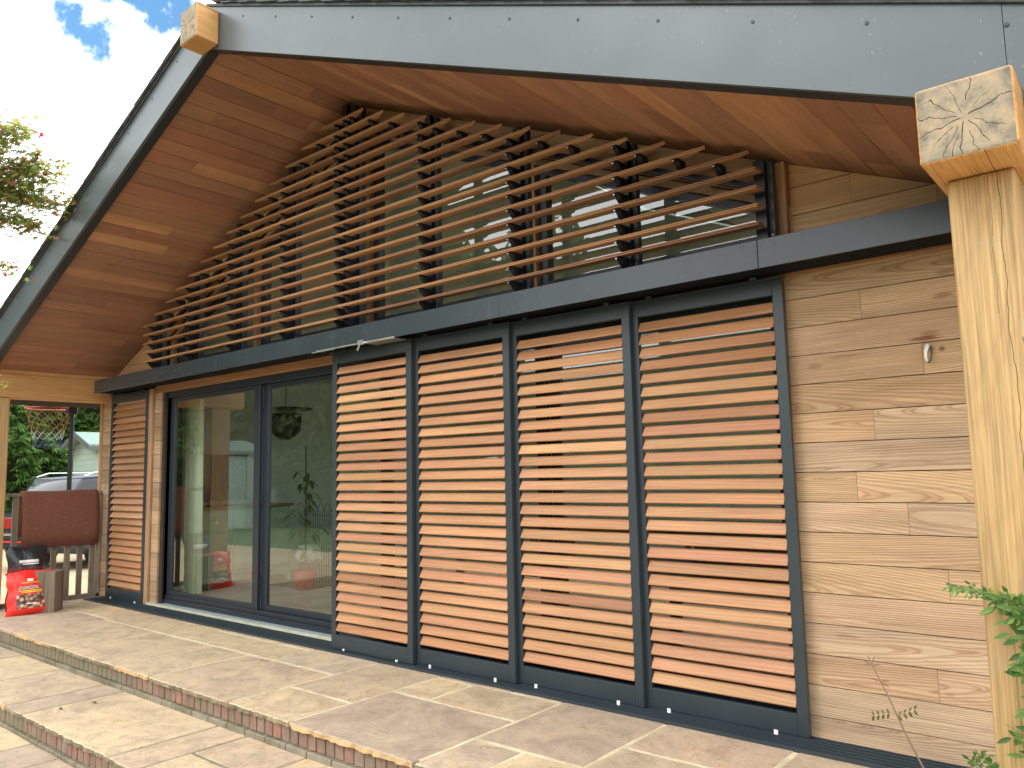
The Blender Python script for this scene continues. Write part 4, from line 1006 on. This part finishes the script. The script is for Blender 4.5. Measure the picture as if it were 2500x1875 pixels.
crownpts = [
 [(-8.3, -3.0, 2.9), (-8.0, -2.4, 3.9), (-7.70, -1.95, 4.35), (-7.58, -1.70, 4.50)],
 [(-8.3, -3.0, 2.7), (-8.0, -2.3, 3.7), (-7.75, -1.75, 4.15), (-7.62, -1.45, 4.22)],
 [(-8.2, -2.9, 2.7), (-7.95, -2.2, 3.6), (-7.8, -1.65, 3.98), (-7.62, -1.22, 3.90)],
 [(-8.2, -2.9, 2.6), (-8.0, -2.1, 3.4), (-7.9, -1.7, 3.78), (-7.80, -1.46, 3.70)],
 [(-8.2, -2.9, 2.6), (-8.0, -2.1, 3.3), (-7.9, -1.75, 3.98), (-7.76, -1.62, 4.10)],
 [(-8.2, -2.9, 2.4), (-8.1, -2.1, 3.0), (-7.95, -1.72, 3.32), (-7.90, -1.55, 3.33)],
 [(-8.3, -2.9, 1.8), (-8.2, -2.1, 2.2), (-8.1, -1.75, 2.33), (-8.09, -1.62, 2.28)]]
counts = [520, 620, 420, 330, 520, 70, 60]
spr = [.11, .12, .09, .08, .12, .06, .06]
for p_, n_, s_ in zip(crownpts, counts, spr): bough(p_, n_, s_)
for i in range(16):
    a = random.uniform(0, 6.28); c0 = Vector((-8.5+math.cos(a)*.3, -3.2+math.sin(a)*.3, 2.6)); e_ = Vector((-8.9+math.cos(a)*1.2, -3.9+math.sin(a)*1.0, random.uniform(3, 4.6)))
    bough([c0, c0.lerp(e_, .5)+Vector((0, 0, .2)), e_], 160, .2, .035)
tr = MB().tube([(-8.4, -3.1, -.36), (-8.45, -3.1, .7), (-8.38, -3.05, 1.6), (-8.3, -3.0, 2.7)], [.11, .085, .07, .05], 10)
for o_, mat, nm_ in ((tr, M_['bark'], 'trunk'), (tw, M_['bark'], 'branches'), (lf, M_['maple'], 'crown')):
    ob_ = o_.build(nm_, mat, mp, kind='stuff' if nm_ == 'crown' else None); ob_.matrix_parent_inverse = Matrix.Translation(-T0)

def spray(mb, p, d, s, n=5):
    # flat conifer/hedge spray: a fan of narrow leaflets
    p = Vector(p); d = Vector(d).normalized(); side = d.cross(Vector((random.gauss(0, .3), random.gauss(0, .3), 1))).normalized(); nn = side.cross(d)
    for i in range(n):
        a = (i-(n-1)/2)*.38; dd = d*math.cos(a)+side*math.sin(a); l = s*(1-.25*abs(a)); sd2 = dd.cross(nn).normalized()*s*.13; q = p+dd*l-Vector((0, 0, l*.35))
        mb.add([p, p+dd*l*.5+sd2, q, p+dd*l*.5-sd2], [(0, 1, 2, 3)])
hd = MB(); random.seed(44)
for i in range(15000):
    y = random.uniform(-9.5, 12); z = random.uniform(-.3, 5.6); lumpy = .35*math.sin(y*1.7+z*.8)+.25*math.sin(z*2.3+y*.6)+.12*math.sin(y*5+z*4)
    far = random.random()
    x = -24.6+lumpy+random.uniform(-.35, .12)
    spray(hd, (x, y, z), (1, random.gauss(0, .5), random.gauss(-.1, .45)), random.uniform(.16, .32))
hedge = empty('tall_hedge', 'tall bright green leafy hedge behind the parked cars at the far left', 'hedge')
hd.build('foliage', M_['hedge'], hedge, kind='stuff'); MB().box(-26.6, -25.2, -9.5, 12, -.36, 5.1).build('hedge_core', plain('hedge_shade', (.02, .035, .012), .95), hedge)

hd2 = MB(); random.seed(45)  # unseen hedge added to hide the horizon mirrored in the door glass
for i in range(9000):
    x = random.uniform(-46, 8); z = random.uniform(-.35, 1.9+.3*math.sin(x*.7)+.2*math.sin(x*2.1)); y = -11.6+.3*math.sin(x*1.3+z)+random.uniform(-.4, .4)
    spray(hd2, (x, y, z), (random.gauss(0, .5), 1, random.gauss(.1, .4)), random.uniform(.2, .4), 4)
gh_ = empty('added_hedge', 'long low dark hedge added behind the viewer to hide the horizon in the door reflections', 'hedge')
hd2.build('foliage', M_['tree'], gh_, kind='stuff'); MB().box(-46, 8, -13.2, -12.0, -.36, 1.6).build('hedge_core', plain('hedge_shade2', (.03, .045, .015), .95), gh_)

def tree_mesh(seed, h, r_, n):
    random.seed(seed); m = MB()
    cl = [(Vector((random.gauss(0, r_*.45), random.gauss(0, r_*.45), random.uniform(h*.2, h*.92))), random.uniform(.5, 1.0)*r_*.5) for _ in range(20)]
    for i in range(n):
        c, rr = random.choice(cl); v = Vector((random.gauss(0, 1), random.gauss(0, 1), random.gauss(0, .8))).normalized()*rr*random.uniform(.75, 1.08)
        p = c+v; s = random.uniform(.10, .24); a = Vector((random.gauss(0, 1), random.gauss(0, 1), random.gauss(0, 1))).normalized(); b = a.orthogonal().normalized()
        m.add([p-a*s-b*s*.6, p+a*s-b*s*.5, p+a*s*.9+b*s*.6, p-a*s*.8+b*s*.5], [(0, 1, 2, 3)])
    t = MB().tube([(0, 0, 0), (.1, 0, h*.3), (-.05, .05, h*.6), (0, 0, h*.85)], [.28, .2, .13, .04], 8)
    for c, rr in cl[:9]: t.tube([(0, 0, h*.25), tuple((c*.5)+Vector((0, 0, h*.15))), tuple(c)], [.1, .06, .02], 5)
    return m.mesh('crown', M_['tree']), t.mesh('trunk', M_['bark'])
variants = [tree_mesh(61, 7.2, 3.0, 7000), tree_mesh(62, 9.5, 3.4, 8000), tree_mesh(63, 5.5, 2.6, 5000)]
spots = [(-50, -25, 1), (-44, -21, 1), (-38, -26, 1), (-33, -20, 1), (-28, -24, 1), (-25, -19, 1), (-20.5, -23, 0), (-16.5, -18, 0), (-13, -22, 0), (-10, -17, 2), (-6.5, -20, 0), (-3, -18, 2), (1, -20, 0), (5, -18, 2), (-41, -14, 1), (-47, -8, 1), (-34, -12, 1), (-29, -14.5, 0)]
where = ['farthest left of the garden trees mirrored in the door glass', 'far back, left of the tree line', 'second row at the back left', 'front row at the left', 'back row left of middle', 'front row near the middle', 'back row near the middle', 'front row left of the gap of sky', 'back row below the gap of sky', 'low bushy one under the gap of sky', 'back row right of the gap', 'low bushy one right of the gap', 'back row near the right end', 'rightmost low one', 'side row beyond the drive, middle', 'side row beyond the drive, farthest', 'side row nearest the lawn', 'side row nearest the house']
for (x, y, k), wh in zip(spots, where):
    t = empty('garden_tree', 'dark green garden tree, '+wh, 'tree', (x, y, -.36), group='garden trees behind the viewer')
    t.rotation_euler = (0, 0, random.uniform(0, 6.28)); link('crown', variants[k][0], t); link('trunk', variants[k][1], t); t.scale = (1.15, 1.15, 1.4) if x < -23 else ((.8, .8, .55) if x > -12 else (.9, .9, .72))

# ------------------------------------------------------------------ basketball hoop
hp = empty('basketball_hoop', 'black pole with a red netball ring and hanging net beyond the fence', 'basketball hoop')
c0 = Vector((-11.2, -.09, 2.325)); rr = .27
PX, PY = -11.02, .125
ring = [(c0.x+rr*math.cos(a_), c0.y+rr*math.sin(a_), c0.z) for a_ in [2*math.pi*k/28 for k in range(29)]]
MB().tube(ring, .011, 6).build('ring', plain('ring_red', (.36, .07, .045), .5), hp, True)
MB().tube([(PX, PY, -.36), (PX, PY, 1.5), (PX, PY, 2.39)], [.03, .03, .026], 10).build('pole', M_['black'], hp); MB().box(PX-.05, PX+.05, PY-.06, PY+.05, 2.25, 2.40, .006).build('clamp', M_['black'], hp)
def net(z0, z1, r0, r1, mat, n=12, rows_=4):
    m = MB()
    for k in range(n):
        for s_ in (-1, 1):
            pts_ = []
            for j in range(rows_+1):
                t = j/rows_; a_ = 2*math.pi*(k+s_*j*.5)/n; r2 = r0+(r1-r0)*t; pts_.append((c0.x+r2*math.cos(a_), c0.y+r2*math.sin(a_), z0+(z1-z0)*t))
            m.tube(pts_, .0026, 4)
    return m
net(2.315, 2.03, .265, .19, 0).build('net', plain('net_orange', (.26, .11, .05), .8), hp); net(2.03, 1.92, .19, .165, 0, rows_=2).build('net', plain('net_grey', (.42, .45, .42), .8), hp); net(1.92, 1.81, .165, .15, 0, rows_=2).build('net', plain('net_blue', (.05, .07, .18), .8), hp)
# ------------------------------------------------------------------ sheds
def shed(name, label, x, y0, y1, dep, ze, zr, trellis=False):
    s = empty(name, label, 'shed'); green = plain('shed_green', (.34, .43, .36), .6, var=.06); rf = plain('shed_felt', (.20, .30, .25), .8)
    MB().box(x-dep, x, y0, y1, 0 if x == 0 else -.36, ze-.02).build('wall', green, s)
    zz = .02 if x == 0 else -.3
    while zz < ze-.12: MB().box(x-.002, x+.014, y0, y1, zz, zz+.135).build('cladding_board', green, s); MB().box(x-dep, x, y0-.014, y0+.002, zz, zz+.135).build('cladding_board', green, s); zz += .14
    xm = x-dep/2; oh = .16
    for sg in (1, -1):
        xe = xm+sg*(dep/2+oh); p = [(xm, zr), (xe, ze-.02), (xe, ze+.02), (xm, zr+.045)]
        MB().prism(p, 'Y', y0-.28, y1+.2).build('roof', rf, s)
        MB().prism([(xm, zr-.09), (xe, ze-.11), (xe, ze+.022), (xm, zr+.047)], 'Y', y0-.30, y0-.281).build('bargeboard', plain('shed_fascia', (.10, .11, .11), .6), s)
    MB().prism([(x-dep, ze-.02), (x, ze-.02), (xm, zr)], 'Y', y0, y0+.03).build('gable', green, s)
    MB().box(x+.145, x+.165, y0-.28, y1+.2, ze-.12, ze-.022).build('bargeboard', plain('shed_fascia2', (.10, .11, .11), .6), s)
    MB().box(x+.014, x+.035, y0+.35, y0+1.15, .05 if x == 0 else -.3, ze-.15, .004).build('door', plain('shed_door', (.44, .55, .46), .6), s)
    if trellis:
        m = MB()
        for i in range(12): m.bar((x+.05, y0-1.4+i*.12, .4), (0, .7, .7), (1, 0, 0), (0, -.7, .7), .9, .012, .02); m.bar((x+.065, y0-.6+i*.12-.9, .4), (0, -.7, .7), (1, 0, 0), (0, .7, .7), .9, .012, .02)
        m.build('trellis', M_['white'], s)
    return s
gs = shed('garden_shed', 'pale green wooden shed with felt roof in front of the hedge', 0, 0, 3.0, 1.7, 2.24+.36, 2.56+.36)
gs.location = (-20.3, 4.25, -.36); gs.rotation_euler = (0, 0, R(-3))
shed('summerhouse', 'pale green summerhouse with white trellis mirrored in the left glass door', -24.0, -10.3, -8.2, 2.0, 2.25, 2.6, True)
# ------------------------------------------------------------------ cars
def car(name, label, loc, rz, paint, H_=1.5, L_=4.5, W_=1.8):
    e = empty(name, label, 'car', loc); e.rotation_euler = (0, 0, rz)
    # local: front +Y, rear -Y
    st_ = [(-L_/2, .45, .95, .80), (-L_/2+.12, .32, 1.02, .86), (-L_/2+.6, .25, 1.05, .9), (0, .22, 1.0, .9), (L_/2-1.1, .24, .95, .9), (L_/2-.3, .3, .82, .84), (L_/2, .42, .66, .7)]
    rg = []
    for y, z0, z1, hw in st_:
        hw *= W_/1.8
        rg.append([(-hw*.92, y, z0), (-hw, y, z0+.15), (-hw, y, z1-.18), (-hw*.93, y, z1), (hw*.93, y, z1), (hw, y, z1-.18), (hw, y, z0+.15), (hw*.92, y, z0)])
    MB().loft(rg).build('body', paint, e, True)
    gh = [(-L_/2+.1, .74, 1.02), (-L_/2+.5, .70, H_-.06), (-L_/2+1.3, .68, H_), (.1, .66, H_-.01), (L_/2-1.75, .66, H_-.12), (L_/2-1.05, .72, 1.0)]
    gg = [[(-hw*1.1, y, .98), (-hw, y, max(z-.04, 1.0)), (-hw*.85, y, z), (hw*.85, y, z), (hw, y, max(z-.04, 1.0)), (hw*1.1, y, .98)] for y, hw, z in gh]
    MB().loft(gg).build('cabin_glass', plain('car_glass', (.02, .025, .03), .08), e, True)
    MB().loft([[(-hw*.93, y, z-.015), (-hw*.8, y, z+.012), (hw*.8, y, z+.012), (hw*.93, y, z-.015)] for y, hw, z in gh[1:5]]).build('roof_panel', paint, e, True)
    for sg in (-1, 1):
        MB().tube([(sg*.62, -L_/2+.55, H_-.02), (sg*.62, -L_/2+.8, H_+.05), (sg*.61, .2, H_+.05), (sg*.60, .5, H_)], .014, 6).build('roof_rail', M_['steel'], e)
        MB().box(sg*.55-.24, sg*.55+.24, -L_/2-.02, -L_/2+.08, .74, .94, .02).build('tail_light', plain('tail_red', (.30, .015, .012), .15), e)
        for yy in (-L_/2+.85, L_/2-.85):
            wl = MB(); wl.tube([(sg*.92, yy, .32), (sg*.72, yy, .32)], .32, 20); wo = wl.build('wheel', M_['black'], e)
            MB().tube([(sg*.935, yy, .32), (sg*.9, yy, .32)], .2, 12).build('rim', M_['steel'], wo)
    MB().box(-.85, .85, -L_/2-.06, -L_/2+.1, .38, .60, .03).build('bumper', M_['black'], e); MB().box(-.8, .8, -L_/2-.075, -L_/2-.06, .50, .53).build('reflector_strip', plain('strip_red', (.6, .02, .015), .3), e)
    MB().box(-.8, .8, -L_/2-.07, -L_/2-.05, .62, .66).build('chrome_strip', M_['steel'], e); MB().box(-.26, .26, -L_/2-.035, -L_/2-.015, .66, .77, .004).build('number_plate', M_['white'], e)
    return e
car('parked_car', 'dark estate car with red tail lights and roof rails parked beyond the picket fence', (-16.4, 3.45, -.2), R(17.5), plain('paint_dark_blue', (.05, .06, .085), .12, .2), 1.68, 4.6)
MB().box(-60, -10.36, -4.6, 40, -.36, -.2).build('driveway', M_['gravel'], kind='structure')
print('objects', len(bpy.data.objects), 'polys', sum(len(o.data.polygons) for o in bpy.data.objects if o.type == 'MESH'))
